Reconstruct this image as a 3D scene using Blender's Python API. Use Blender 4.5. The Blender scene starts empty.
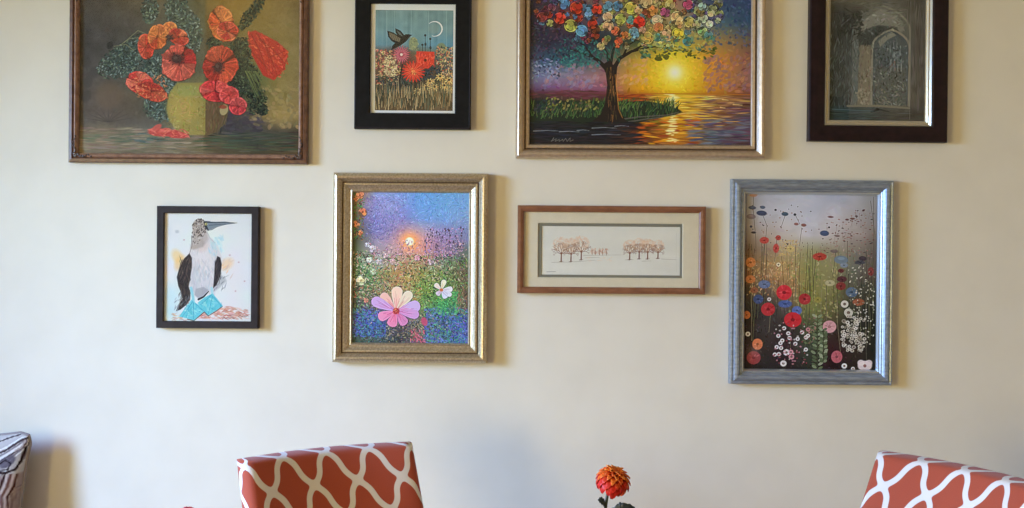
import bpy, bmesh, math, random
import numpy as np
from mathutils import Vector, Matrix

# ------------------------------------------------------------------ camera, world, light, exposure
SC = bpy.context.scene
COL = SC.collection
F = 990.0                       # focal length in pixels of the 1024 px wide frame
CAM = Vector((0.0, -2.6, 1.36))
ROLL = math.radians(0.45)
cam_data = bpy.data.cameras.new('camera')
cam = bpy.data.objects.new('camera', cam_data)
COL.objects.link(cam)
cam.location = CAM
cam.rotation_euler = (math.radians(90), ROLL * 1.0, 0)
cam_data.sensor_width = 36.0
cam_data.lens = 36.0 * F / 1024.0
cam_data.clip_start = 0.02
SC.camera = cam
cam.rotation_euler = (Matrix.Rotation(math.radians(90), 3, 'X') @ Matrix.Rotation(ROLL, 3, 'Z')).to_euler()

vs = SC.view_settings
vs.view_transform = 'Standard'
vs.look = 'None'
vs.gamma = 1.0
vs.exposure = 0.0
vs.use_curve_mapping = False

world = bpy.data.worlds.new('daylight')
SC.world = world
world.use_nodes = True
wb = world.node_tree.nodes['Background']
wb.inputs[0].default_value = (0.62, 0.78, 1.0, 1)
wb.inputs[1].default_value = 0.05


def area_light(name, loc, rot, sx, sy, power, color, spread=180):
    l = bpy.data.lights.new(name, 'AREA')
    l.shape = 'RECTANGLE'
    l.size, l.size_y = sx, sy
    l.energy = power
    l.color = color
    l.spread = math.radians(spread)
    o = bpy.data.objects.new(name, l)
    o.location = loc
    o.rotation_euler = rot
    COL.objects.link(o)
    return o


# room dimensions: the picture wall is the plane y = 0
X0, X1, Y0, ZC = -2.4, 2.6, -5.1, 2.6
WIN1 = (-2.25, -0.75, 0.35, 2.05)      # y0, y1, z0, z1 of the big side window
FILL_WIN = (-3.85, -2.6, 0.45, 1.65)  # added second window, out of view, put in for fill
# warm fill light, added, set in the opening of an unseen second window
area_light('added_warm_fill', (X0 - 0.10, (FILL_WIN[0] + FILL_WIN[1]) / 2, (FILL_WIN[2] + FILL_WIN[3]) / 2),
           (0, math.radians(-90), 0), FILL_WIN[3] - FILL_WIN[2], FILL_WIN[1] - FILL_WIN[0], 130, (1.0, 0.755, 0.27))


def sky_light(name, loc, aim, sx, sy, power, color):
    o = area_light(name, loc, (0, 0, 0), sx, sy, power, color)
    o.rotation_euler = (Vector(aim) - o.location).to_track_quat('-Z', 'Y').to_euler()


# outside the big window: the bright low sky, and the blue sky higher up that only reaches the lower left of the wall
sky_light('low_sky_light', (-4.2, -2.2, 1.9), (-0.6, 0.0, 0.8), 1.2, 1.6, 262, (0.687, 0.94, 0.93))
sky_light('blue_sky_light', (-4.3, -1.9, 2.75), (-0.6, -0.4, 0.8), 1.6, 2.2, 823, (0.114, 0.28, 1.0))


# ------------------------------------------------------------------ measuring helpers
def unroll(px, py):
    """pixel -> (right, up) tangents in an unrolled camera"""
    a, b = (px - 512.0) / F, (254.0 - py) / F
    c, s = math.cos(ROLL), math.sin(ROLL)
    # camera rotated about its view axis by ROLL
    return a * c - b * s, a * s + b * c


def at(px, py, d):
    r, u = unroll(px, py)
    return Vector((CAM.x + r * d, CAM.y + d, CAM.z + u * d))


# ------------------------------------------------------------------ material helpers
def lin(c):
    c = np.asarray(c, dtype=np.float64) / 255.0
    return np.where(c <= 0.04045, c / 12.92, ((c + 0.055) / 1.055) ** 2.4)


def mat(name, rgb=(0.8, 0.8, 0.8), rough=0.5, metal=0.0, spec=0.5, sheen=0.0):
    m = bpy.data.materials.new(name)
    m.use_nodes = True
    b = m.node_tree.nodes['Principled BSDF']
    b.inputs['Base Color'].default_value = (*rgb, 1)
    b.inputs['Roughness'].default_value = rough
    b.inputs['Metallic'].default_value = metal
    b.inputs['Specular IOR Level'].default_value = spec
    b.inputs['Sheen Weight'].default_value = sheen
    return m


def N(m, typ, **kw):
    n = m.node_tree.nodes.new(typ)
    for k, v in kw.items():
        setattr(n, k, v)
    return n


def L(m, a, b):
    m.node_tree.links.new(a, b)


def ramp(m, fac, stops):
    r = N(m, 'ShaderNodeValToRGB')
    e = r.color_ramp.elements
    e[0].position, e[0].color = stops[0][0], (*stops[0][1], 1)
    e[1].position, e[1].color = stops[-1][0], (*stops[-1][1], 1)
    for p, c in stops[1:-1]:
        k = e.new(p)
        k.color = (*c, 1)
    L(m, fac, r.inputs[0])
    return r.outputs[0]


def textured(name, c1, c2, scale=(30, 30, 30), noise=4.0, detail=5, rough=0.5, metal=0.0, bump=0.0, spec=0.5,
             lo=0.3, hi=0.7, mid=None, bdist=0.001, distort=0.0):
    """two-tone noise surface, optionally bumpy; stretched by scale"""
    m = mat(name, c1, rough, metal, spec)
    b = m.node_tree.nodes['Principled BSDF']
    tc = N(m, 'ShaderNodeTexCoord')
    mp = N(m, 'ShaderNodeMapping')
    mp.inputs['Scale'].default_value = scale
    L(m, tc.outputs['Object'], mp.inputs[0])
    nz = N(m, 'ShaderNodeTexNoise')
    nz.inputs['Scale'].default_value = noise
    nz.inputs['Detail'].default_value = detail
    nz.inputs['Distortion'].default_value = distort
    L(m, mp.outputs[0], nz.inputs['Vector'])
    st = [(lo, c1), (hi, c2)] if mid is None else [(lo, c1), ((lo + hi) / 2, mid), (hi, c2)]
    L(m, ramp(m, nz.outputs['Fac'], st), b.inputs['Base Color'])
    if bump:
        bp = N(m, 'ShaderNodeBump')
        bp.inputs['Strength'].default_value = bump
        bp.inputs['Distance'].default_value = bdist
        L(m, nz.outputs['Fac'], bp.inputs['Height'])
        L(m, bp.outputs[0], b.inputs['Normal'])
    return m


def glass_mat(name, tint=(1, 1, 1), ior=1.5, rough=0.0, strength=1.0):
    m = bpy.data.materials.new(name)
    m.use_nodes = True
    nt = m.node_tree
    for n in list(nt.nodes):
        nt.nodes.remove(n)
    out = N(m, 'ShaderNodeOutputMaterial')
    mx = N(m, 'ShaderNodeMixShader')
    tr = N(m, 'ShaderNodeBsdfTransparent')
    tr.inputs[0].default_value = (*tint, 1)
    gl = N(m, 'ShaderNodeBsdfAnisotropic')
    gl.inputs['Roughness'].default_value = rough
    fr = N(m, 'ShaderNodeFresnel')
    # both sides of a thin sheet reflect alike: undo the index swap on the far side
    ge = N(m, 'ShaderNodeNewGeometry')
    mr = N(m, 'ShaderNodeMapRange')
    mr.inputs['To Min'].default_value = ior
    mr.inputs['To Max'].default_value = 1.0 / ior
    L(m, ge.outputs['Backfacing'], mr.inputs['Value'])
    L(m, mr.outputs[0], fr.inputs[0])
    mu = N(m, 'ShaderNodeMath', operation='MULTIPLY')
    mu.inputs[1].default_value = strength
    L(m, fr.outputs[0], mu.inputs[0])
    L(m, mu.outputs[0], mx.inputs[0])
    L(m, tr.outputs[0], mx.inputs[1])
    L(m, gl.outputs[0], mx.inputs[2])
    L(m, mx.outputs[0], out.inputs[0])
    return m


# ------------------------------------------------------------------ object helpers
def link(name, me, parent=None, material=None, smooth=False):
    o = bpy.data.objects.new(name, me)
    COL.objects.link(o)
    if parent:
        o.parent = parent
    if material is not None:
        for mm in (material if isinstance(material, (list, tuple)) else [material]):
            me.materials.append(mm)
    if smooth:
        for p in me.polygons:
            p.use_smooth = True
    return o


def tag(o, label, cat, group=None):
    o['label'] = label
    o['category'] = cat
    if group:
        o['group'] = group
    return o


def empty(name, loc, label, cat, group=None, rot=(0, 0, 0)):
    o = bpy.data.objects.new(name, None)
    o.empty_display_size = 0.1
    COL.objects.link(o)
    o.location = loc
    o.rotation_euler = rot
    return tag(o, label, cat, group)


def structure(o):
    o['kind'] = 'structure'
    return o


def from_bm(name, bm, parent=None, material=None, smooth=False):
    me = bpy.data.meshes.new(name)
    bm.normal_update()
    bm.to_mesh(me)
    bm.free()
    return link(name, me, parent, material, smooth)


def box(bm, x0, x1, y0, y1, z0, z1, bevel=0.0, seg=2):
    r = bmesh.ops.create_cube(bm, size=1.0)
    for v in r['verts']:
        v.co = Vector((x0 + (v.co.x + .5) * (x1 - x0), y0 + (v.co.y + .5) * (y1 - y0), z0 + (v.co.z + .5) * (z1 - z0)))
    if bevel:
        es = list({e for v in r['verts'] for e in v.link_edges})
        bmesh.ops.bevel(bm, geom=es, offset=bevel, segments=seg, affect='EDGES', profile=0.5)
    return bm


def box_obj(name, dims, parent=None, material=None, bevel=0.0, seg=2):
    bm = bmesh.new()
    box(bm, *dims, bevel=bevel, seg=seg)
    return from_bm(name, bm, parent, material)


def tube(bm, pts, radii, n=10, cap=True):
    pts = [Vector(p) for p in pts]
    rings = []
    for i, p in enumerate(pts):
        a = pts[max(0, i - 1)]
        b = pts[min(len(pts) - 1, i + 1)]
        t = (b - a).normalized()
        ref = Vector((0, 0, 1)) if abs(t.z) < 0.9 else Vector((1, 0, 0))
        u = t.cross(ref).normalized()
        w = t.cross(u).normalized()
        r = radii[i] if isinstance(radii, (list, tuple)) else radii
        rings.append([bm.verts.new(p + (u * math.cos(k * 2 * math.pi / n) + w * math.sin(k * 2 * math.pi / n)) * r)
                      for k in range(n)])
    for r0, r1 in zip(rings, rings[1:]):
        for k in range(n):
            bm.faces.new((r0[k], r0[(k + 1) % n], r1[(k + 1) % n], r1[k]))
    if cap:
        bm.faces.new(rings[0][::-1])
        bm.faces.new(rings[-1])
    bmesh.ops.recalc_face_normals(bm, faces=bm.faces)


def lathe(bm, prof, n=32):
    rings = [[bm.verts.new((r * math.cos(k * 2 * math.pi / n), r * math.sin(k * 2 * math.pi / n), z)) for k in range(n)]
             for r, z in prof]
    for r0, r1 in zip(rings, rings[1:]):
        for k in range(n):
            bm.faces.new((r0[k], r0[(k + 1) % n], r1[(k + 1) % n], r1[k]))
    bm.faces.new(rings[0][::-1])
    bm.faces.new(rings[-1])
    bmesh.ops.recalc_face_normals(bm, faces=bm.faces)


# ------------------------------------------------------------------ the room
M_WALL = textured('warm_cream_wall_paint', (0.700, 0.640, 0.530), (0.735, 0.675, 0.562), scale=(1, 1, 1), noise=9, detail=9,
                  rough=0.75, bump=0.10, spec=0.25, bdist=0.002)
M_REAR = mat('brown_rear_wall_paint', (0.17, 0.14, 0.11), 0.8)
M_CEIL = mat('white_ceiling_paint', (0.80, 0.78, 0.74), 0.85)
M_FLOOR = textured('oak_floor', (0.30, 0.19, 0.11), (0.44, 0.29, 0.17), scale=(2, 14, 1), noise=3, rough=0.4, bump=0.1)
M_TRIM = mat('white_satin_trim', (0.78, 0.77, 0.74), 0.4)
M_PANE = glass_mat('window_pane_glass', (0.97, 0.99, 1.0), 1.45)

T = 0.12
structure(box_obj('wall_front', (X0 - T, X1 + T, 0.0, T, 0, ZC), None, M_WALL))
structure(box_obj('wall_right', (X1, X1 + T, Y0, 0.0, 0, ZC), None, M_WALL))
structure(box_obj('wall_rear', (X0 - T, X1 + T, Y0 - T, Y0, 0, ZC), None, M_REAR))
structure(box_obj('floor', (X0 - T, X1 + T, Y0 - T, T, -0.1, 0), None, M_FLOOR))
structure(box_obj('ceiling', (X0 - T, X1 + T, Y0 - T, T, ZC, ZC + 0.1), None, M_CEIL))
bm = bmesh.new()
ys = [Y0, FILL_WIN[0], FILL_WIN[1], WIN1[0], WIN1[1], 0.0]
box(bm, X0 - T, X0, ys[0], ys[1], 0, ZC)
box(bm, X0 - T, X0, ys[2], ys[3], 0, ZC)
box(bm, X0 - T, X0, ys[4], ys[5], 0, ZC)
for w in (WIN1, FILL_WIN):
    box(bm, X0 - T, X0, w[0], w[1], 0, w[2])
    box(bm, X0 - T, X0, w[0], w[1], w[3], ZC)
structure(from_bm('wall_left', bm, None, M_WALL))
for i, w in enumerate((WIN1, FILL_WIN)):  # the second one is the added window for the fill light
    bm = bmesh.new()
    for a in ((w[0], w[0] + .05, w[2], w[3]), (w[1] - .05, w[1], w[2], w[3]),
              (w[0] + .05, w[1] - .05, w[2], w[2] + .05), (w[0] + .05, w[1] - .05, w[3] - .05, w[3])):
        box(bm, X0 - .08, X0 - .03, a[0], a[1], a[2], a[3])
    ym = (w[0] + w[1]) / 2
    box(bm, X0 - .075, X0 - .035, ym - .02, ym + .02, w[2] + .05, w[3] - .05)
    wf = structure(from_bm('window_%d' % (i + 1), bm, None, M_TRIM))
    box_obj('pane', (X0 - .057, X0 - .053, w[0] + .05, w[1] - .05, w[2] + .05, w[3] - .05), wf, M_PANE)
    box_obj('window_sill', (X0 - .03, X0 + .05, w[0] - .04, w[1] + .04, w[2] - .03, w[2] - .001), wf, M_TRIM, 0.004)
structure(box_obj('baseboard_front', (X0 + .001, X1 - .001, -0.016, -0.0005, 0.001, 0.11), None, M_TRIM, 0.003))
structure(box_obj('baseboard_right', (X1 - .016, X1 - .0005, Y0 + .001, -0.02, 0.001, 0.11), None, M_TRIM, 0.003))
structure(box_obj('baseboard_left', (X0 + .0005, X0 + .016, Y0 + .001, -0.02, 0.001, 0.11), None, M_TRIM, 0.003))


# ------------------------------------------------------------------ a small painter: brush strokes laid into a colour grid
class Canvas:
    def __init__(s, x0, y0, x1, y1, S=2.0, seed=1):
        s.x0, s.y0, s.x1, s.y1, s.S = x0, y0, x1, y1, S
        s.W = int(round((x1 - x0) * S)) + 1
        s.H = int(round((y1 - y0) * S)) + 1
        s.a = np.zeros((s.H, s.W, 3))
        s.X = x0 + np.arange(s.W) / S
        s.Y = y0 + np.arange(s.H) / S
        s.r = np.random.RandomState(seed)
        s.ox = 0.0

    def fill(s, c):
        s.a[:] = c

    def base(s, xs, ys, rows):
        g = np.array(rows, dtype=float)
        xi = np.interp(s.X, xs, np.arange(len(xs)))
        yi = np.interp(s.Y, ys, np.arange(len(ys)))
        x0 = np.minimum(xi.astype(int), len(xs) - 2)
        y0 = np.minimum(yi.astype(int), len(ys) - 2)
        fx = (xi - x0)[None, :, None]
        fy = (yi - y0)[:, None, None]
        fx = fx * fx * (3 - 2 * fx) * .5 + fx * .5
        a = g[y0][:, x0]
        b = g[y0][:, x0 + 1]
        c = g[y0 + 1][:, x0]
        d = g[y0 + 1][:, x0 + 1]
        s.a[:] = (a * (1 - fx) + b * fx) * (1 - fy) + (c * (1 - fx) + d * fx) * fy

    def noise(s, cell_x, cell_y, amp, mono=True, box_=None):
        gw, gh = int((s.x1 - s.x0) / cell_x) + 3, int((s.y1 - s.y0) / cell_y) + 3
        g = s.r.randn(gh, gw, 1 if mono else 3)
        xi = (s.X - s.x0) / cell_x
        yi = (s.Y - s.y0) / cell_y
        x0, y0 = xi.astype(int), yi.astype(int)
        fx, fy = (xi - x0)[None, :, None], (yi - y0)[:, None, None]
        v = (g[y0][:, x0] * (1 - fx) + g[y0][:, x0 + 1] * fx) * (1 - fy) + \
            (g[y0 + 1][:, x0] * (1 - fx) + g[y0 + 1][:, x0 + 1] * fx) * fy
        if box_:
            msk = ((s.X >= box_[0]) & (s.X <= box_[2]))[None, :, None] & ((s.Y >= box_[1]) & (s.Y <= box_[3]))[:, None, None]
            v = v * msk
        s.a += v * amp

    def _win(s, x0, y0, x1, y1):
        x0, x1 = x0 + s.ox, x1 + s.ox
        i0 = max(0, int(math.floor((x0 - s.x0) * s.S)))
        i1 = min(s.W, int(math.ceil((x1 - s.x0) * s.S)) + 1)
        j0 = max(0, int(math.floor((y0 - s.y0) * s.S)))
        j1 = min(s.H, int(math.ceil((y1 - s.y0) * s.S)) + 1)
        return i0, i1, j0, j1

    def _mix(s, w, m, col):
        i0, i1, j0, j1 = w
        v = s.a[j0:j1, i0:i1]
        v += (np.asarray(col, dtype=float) - v) * m[..., None]

    def ell(s, x, y, rx, ry=None, rot=0.0, col=(0, 0, 0), a=1.0, soft=0.5):
        ry = rx if ry is None else ry
        R = max(rx, ry) + soft + 0.5
        w = s._win(x - R, y - R, x + R, y + R)
        if w[1] <= w[0] or w[3] <= w[2]:
            return
        dx = s.X[w[0]:w[1]][None, :] - x
        dy = s.Y[w[2]:w[3]][:, None] - y
        c, n = math.cos(rot), math.sin(rot)
        u = (dx * c + dy * n) / rx
        v = (-dx * n + dy * c) / ry
        q = np.sqrt(u * u + v * v)
        m = np.clip((1 - q) * min(rx, ry) / soft + 0.5, 0, 1) * a
        s._mix(w, m, col)

    def glow(s, x, y, r, col, a=1.0, p=2.0):
        w = s._win(x - 2.2 * r, y - 2.2 * r, x + 2.2 * r, y + 2.2 * r)
        if w[1] <= w[0] or w[3] <= w[2]:
            return
        dx = s.X[w[0]:w[1]][None, :] - x
        dy = s.Y[w[2]:w[3]][:, None] - y
        m = np.exp(-((dx * dx + dy * dy) / (r * r)) ** (p / 2)) * a
        s._mix(w, m, col)

    def line(s, pts, w0, col, w1=None, a=1.0, soft=0.5):
        w1 = w0 if w1 is None else w1
        n = len(pts) - 1
        xs = [p[0] for p in pts]
        ys = [p[1] for p in pts]
        R = max(w0, w1) + 1
        w = s._win(min(xs) - R, min(ys) - R, max(xs) + R, max(ys) + R)
        if w[1] <= w[0] or w[3] <= w[2]:
            return
        X = s.X[w[0]:w[1]][None, :]
        Y = s.Y[w[2]:w[3]][:, None]
        best = None
        for k in range(n):
            ax, ay = pts[k][0], pts[k][1]
            bx, by = pts[k + 1][0], pts[k + 1][1]
            dx, dy = bx - ax, by - ay
            L2 = dx * dx + dy * dy + 1e-9
            t = np.clip(((X - ax) * dx + (Y - ay) * dy) / L2, 0, 1)
            d = np.sqrt((X - ax - t * dx) ** 2 + (Y - ay - t * dy) ** 2)
            hw = (w0 + (w1 - w0) * (k + t) / n) / 2
            m = np.clip((hw - d) / soft + 0.5, 0, 1)
            best = m if best is None else np.maximum(best, m)
        s._mix(w, best * a, col)

    def poly(s, pts, col, a=1.0, soft=0.6):
        xs = [p[0] for p in pts]
        ys = [p[1] for p in pts]
        w = s._win(min(xs) - 1, min(ys) - 1, max(xs) + 1, max(ys) + 1)
        if w[1] <= w[0] or w[3] <= w[2]:
            return None
        X = s.X[w[0]:w[1]][None, :] + 0 * s.Y[w[2]:w[3]][:, None]
        Y = s.Y[w[2]:w[3]][:, None] + 0 * s.X[w[0]:w[1]][None, :]
        ins = np.zeros(X.shape, bool)
        dm = np.full(X.shape, 1e9)
        n = len(pts)
        for k in range(n):
            ax, ay = pts[k]
            bx, by = pts[(k + 1) % n]
            if ay != by:
                c = ((ay > Y) != (by > Y)) & (X < (bx - ax) * (Y - ay) / (by - ay) + ax)
                ins ^= c
            dx, dy = bx - ax, by - ay
            t = np.clip(((X - ax) * dx + (Y - ay) * dy) / (dx * dx + dy * dy + 1e-9), 0, 1)
            dm = np.minimum(dm, np.hypot(X - ax - t * dx, Y - ay - t * dy))
        m = np.clip(np.where(ins, dm, -dm) / soft + 0.5, 0, 1) * a
        s._mix(w, m, col)

    def col_at(s, x, y):
        i = min(s.W - 1, max(0, int((x - s.x0) * s.S)))
        j = min(s.H - 1, max(0, int((y - s.y0) * s.S)))
        return s.a[j, i].copy()

    def dabs(s, n, box_, ln, wd, col=None, jit=20, hue=10, ang=0.0, ajit=0.5, a=0.8, inside=None, dark=0.0):
        """n short brush dabs; col None repeats the colour beneath with jitter"""
        r = s.r
        src = s.a.copy()
        for _ in range(n):
            x = r.uniform(box_[0], box_[2])
            y = r.uniform(box_[1], box_[3])
            if inside and not inside(x, y):
                continue
            if col is None:
                i = min(s.W - 1, max(0, int((x - s.x0) * s.S)))
                j = min(s.H - 1, max(0, int((y - s.y0) * s.S)))
                c = src[j, i]
            else:
                c = np.array(col[r.randint(len(col))] if isinstance(col[0], (tuple, list)) else col, float)
            c = c + r.randn() * jit + r.randn(3) * hue
            if dark and r.rand() < dark:
                c = c * 0.55
            an = ang(x, y) if callable(ang) else ang
            an += r.randn() * ajit
            l = ln * r.uniform(.6, 1.3) / 2
            w = wd * r.uniform(.7, 1.3) / 2
            s.ell(x, y, max(l, .3), max(w, .3), an, np.clip(c, 4, 252), a, 0.5)

    def blossom(s, x, y, r, col, n=5, ctr=None, dark=0.4, jit=16, a=1.0):
        """a loose knot of petals laid with a loaded brush: dark gaps, paler lips"""
        q = s.r
        c = np.array(col, float)
        s.ell(x + q.randn() * .3, y + .4, r * q.uniform(.95, 1.15), r * q.uniform(.85, 1.05), q.rand() * 3, c * dark, 0.7 * a, 0.8)
        a0 = q.rand() * 6.28
        m = max(3, n - 1 + q.randint(-1, 2))
        for k in range(m):
            t = a0 + k * 6.283 / m + q.randn() * .3
            u = q.uniform(.3, .55)
            px_, py_ = x + math.cos(t) * r * u, y + math.sin(t) * r * u * .95
            rr = r * q.uniform(.42, .62)
            cc = c * q.uniform(.82, 1.12) + q.randn(3) * 6
            s.ell(px_ + .15 * r, py_ + .15 * r, rr, rr * .85, t, np.clip(c * .5, 5, 252), .45 * a, 0.5)
            s.ell(px_, py_, rr, rr * q.uniform(.6, .85), t + q.randn() * .4, np.clip(cc, 5, 252), .95 * a, 0.5)
            # paler lip on the outer edge
            w = [(x + math.cos(t + d_) * r * .93, y + math.sin(t + d_) * r * .9) for d_ in (-.45, 0, .45)]
            s.line(w, r * .16, np.clip(cc * 1.12 + 26, 5, 252), r * .1, .7 * a, 0.4)
        t = q.rand() * 6.28
        if ctr is not None:
            s.ell(x, y, r * .24, r * .2, 0, ctr, .9 * a, 0.4)
        else:
            s.line([(x - math.cos(t) * r * .3, y - math.sin(t) * r * .3), (x, y + r * .1), (x + math.cos(t + .8) * r * .35, y + math.sin(t + .8) * r * .35)],
                   r * .16, c * .5, r * .08, .6 * a, .4)

    def crisp(s, amount=.8, contrast=1.0, sat=1.0):
        a = np.clip(s.a, 0, 255)
        p = np.pad(a, ((2, 2), (2, 2), (0, 0)), 'edge')
        bl = np.zeros_like(a)
        H, W = a.shape[:2]
        for dy in range(5):
            for dx in range(5):
                bl += p[dy:dy + H, dx:dx + W] * ([1, 4, 6, 4, 1][dy] * [1, 4, 6, 4, 1][dx] / 256.0)
        a = a + (a - bl) * amount
        g = a.mean(2, keepdims=True)
        a = g + (a - g) * sat
        m = a.mean()
        s.a = np.clip(m + (a - m) * contrast, 3, 253)
        return s

    def mesh(s, name, sx, sz, gain, material, parent, y, cx, cy, k):
        """flat canvas grid lying in the x-z plane at depth y; one vertex per dot of paint"""
        me = bpy.data.meshes.new(name)
        W, H = s.W, s.H
        X = (s.X - cx) * k
        Z = -(s.Y - cy) * k
        co = np.zeros((H, W, 3), dtype=np.float32)
        co[..., 0] = X[None, :]
        co[..., 1] = y
        co[..., 2] = Z[:, None]
        idx = np.arange(W * H).reshape(H, W)
        fa = np.stack([idx[1:, :-1], idx[1:, 1:], idx[:-1, 1:], idx[:-1, :-1]], -1).reshape(-1, 4)
        nf = len(fa)
        me.vertices.add(W * H)
        me.vertices.foreach_set('co', co.ravel())
        me.loops.add(nf * 4)
        me.loops.foreach_set('vertex_index', fa.ravel().astype(np.int32))
        me.polygons.add(nf)
        me.polygons.foreach_set('loop_start', np.arange(0, nf * 4, 4, dtype=np.int32))
        me.polygons.foreach_set('loop_total', np.full(nf, 4, dtype=np.int32))
        me.update(calc_edges=True)
        at_ = me.color_attributes.new('paint', 'FLOAT_COLOR', 'POINT')
        c = np.ones((H * W, 4), dtype=np.float32)
        c[:, :3] = np.clip(lin(np.clip(s.a, 0, 255)) * np.asarray(gain), 0.002, 0.95).reshape(-1, 3)
        at_.data.foreach_set('color', c.ravel())
        return link(name, me, parent, material)


def paint_mat(name, rough=0.55, spec=0.3, bump=0.0, bscale=900):
    m = mat(name, (1, 1, 1), rough, 0, spec)
    b = m.node_tree.nodes['Principled BSDF']
    at_ = N(m, 'ShaderNodeAttribute')
    at_.attribute_name = 'paint'
    L(m, at_.outputs['Color'], b.inputs['Base Color'])
    if bump:
        tc = N(m, 'ShaderNodeTexCoord')
        nz = N(m, 'ShaderNodeTexNoise')
        nz.inputs['Scale'].default_value = bscale
        nz.inputs['Detail'].default_value = 3
        L(m, tc.outputs['Object'], nz.inputs['Vector'])
        bp = N(m, 'ShaderNodeBump')
        bp.inputs['Strength'].default_value = bump
        bp.inputs['Distance'].default_value = 0.001
        L(m, nz.outputs['Fac'], bp.inputs['Height'])
        L(m, bp.outputs[0], b.inputs['Normal'])
    return m


M_OIL = paint_mat('oil_paint', 0.45, 0.4, 0.35, 260)
M_PRINT = paint_mat('printed_paper', 0.7, 0.2)
M_CLOTHPRINT = paint_mat('printed_pillow_cloth', 0.9, 0.1, 0.3, 1500)


# ------------------------------------------------------------------ the paintings themselves (coordinates in photo pixels)
def paint_poppies():
    c = Canvas(77, -15, 300, 155, 2.2, 3)
    xs = [77, 105, 130, 155, 180, 202, 206, 230, 255, 280, 300]  # background tone steps mid-canvas: haze of the glass reflection painted into the left side
    c.base(xs, [-15, 0, 20, 45, 70, 95, 115, 122, 132, 142, 155], [
        [(84, 78, 68), (90, 82, 68), (100, 88, 66), (108, 94, 68), (104, 98, 74), (110, 98, 62), (132, 106, 50), (150, 118, 52), (150, 122, 56), (140, 116, 62), (126, 104, 62)],
        [(78, 74, 68), (84, 78, 70), (96, 86, 68), (104, 92, 68), (92, 96, 80), (108, 98, 62), (134, 108, 48), (152, 120, 50), (148, 122, 58), (138, 116, 64), (122, 102, 62)],
        [(76, 73, 68), (80, 77, 72), (84, 80, 72), (92, 88, 74), (84, 92, 82), (100, 98, 68), (112, 92, 46), (138, 112, 48), (140, 118, 58), (138, 118, 66), (124, 108, 66)],
        [(74, 72, 70), (78, 76, 72), (76, 78, 72), (78, 86, 78), (84, 90, 80), (94, 92, 72), (88, 76, 46), (80, 76, 46), (130, 112, 58), (138, 120, 68), (128, 114, 70)],
        [(76, 74, 72), (80, 78, 74), (74, 82, 76), (76, 84, 74), (86, 92, 74), (96, 94, 70), (80, 70, 42), (60, 66, 50), (108, 104, 54), (138, 124, 70), (134, 118, 74)],
        [(84, 78, 74), (94, 84, 74), (96, 86, 70), (86, 88, 74), (120, 118, 76), (140, 130, 78), (100, 84, 48), (60, 62, 52), (112, 106, 60), (146, 130, 76), (140, 122, 78)],
        [(88, 82, 76), (96, 86, 78), (94, 86, 74), (84, 84, 74), (130, 122, 76), (140, 128, 76), (96, 78, 50), (72, 66, 62), (132, 114, 70), (162, 138, 78), (150, 126, 76)],
        [(86, 80, 72), (98, 90, 78), (92, 86, 78), (90, 86, 76), (122, 114, 72), (128, 114, 70), (84, 68, 48), (68, 62, 68), (90, 80, 72), (132, 114, 72), (120, 104, 66)],
        [(122, 108, 86), (126, 114, 90), (112, 106, 88), (98, 100, 92), (122, 104, 82), (116, 104, 74), (74, 64, 48), (66, 66, 64), (74, 74, 66), (72, 68, 58), (70, 62, 50)],
        [(134, 120, 96), (128, 116, 94), (116, 112, 92), (118, 110, 90), (128, 118, 92), (120, 108, 80), (94, 84, 58), (74, 78, 58), (64, 72, 60), (68, 70, 56), (76, 66, 48)],
        [(128, 114, 92), (122, 110, 90), (118, 108, 86), (120, 108, 84), (124, 112, 86), (122, 108, 80), (110, 92, 62), (92, 76, 52), (84, 70, 48), (96, 76, 48), (92, 72, 46)]])
    c.noise(9, 9, 4)
    c.noise(2, 2, 3)
    # table streaks
    c.dabs(260, (78, 131, 299, 154), 16, 1.6, None, 12, 5, 0.02, .05, .6)
    c.dabs(60, (150, 134, 299, 150), 14, 1.4, [(74, 92, 66), (60, 76, 60), (96, 96, 62)], 6, 4, 0, .05, .6)
    c.dabs(20, (125, 132, 160, 142), 8, 2, [(84, 106, 104), (70, 96, 90)], 6, 3, 0, .08, .6)
    c.dabs(300, (78, -15, 299, 128), 7, 3, None, 5, 3, .8, .8, .5)
    c.dabs(150, (78, 128, 200, 153), 12, 1.5, [(150, 132, 108), (140, 116, 100), (128, 120, 98), (158, 140, 116)], 6, 4, 0, .05, .55)
    c.dabs(46, (82, 134, 130, 142), 9, 1.6, [(110, 112, 88), (96, 106, 84)], 6, 4, 0, .05, .6)
    c.dabs(70, (226, 112, 262, 130), 8, 3, [(72, 66, 76), (80, 74, 80), (64, 60, 66)], 4, 3, 0, .3, .5)
    c.dabs(120, (252, 84, 298, 126), 6, 3, [(166, 144, 92), (150, 130, 80), (176, 150, 100), (130, 122, 84)], 5, 4, .6, .8, .45)
    # pale stems and leaves fading into the dark left side
    for x, y in ((84, 62), (86, 82), (84, 96), (93, 72)):
        c.ell(x, y, 5, 6, .4, (66, 63, 62), .6, 2.5)
    for k in range(9):
        t = -2.9 + k * .33
        c.line([(107, 122), (107 + 24 * math.cos(t), 122 + 15 * math.sin(t))], 1.2, (72, 66, 62), .5, .7)
    c.ell(108, 95, 14, 13, 0, (112, 92, 72), .5, 6)
    # foliage
    teal = [(60, 84, 80), (84, 104, 100), (112, 130, 124), (50, 68, 62), (74, 92, 74), (96, 112, 92)]
    deep = [(34, 46, 38), (46, 60, 48), (60, 74, 50), (28, 36, 34), (72, 86, 60)]

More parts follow.
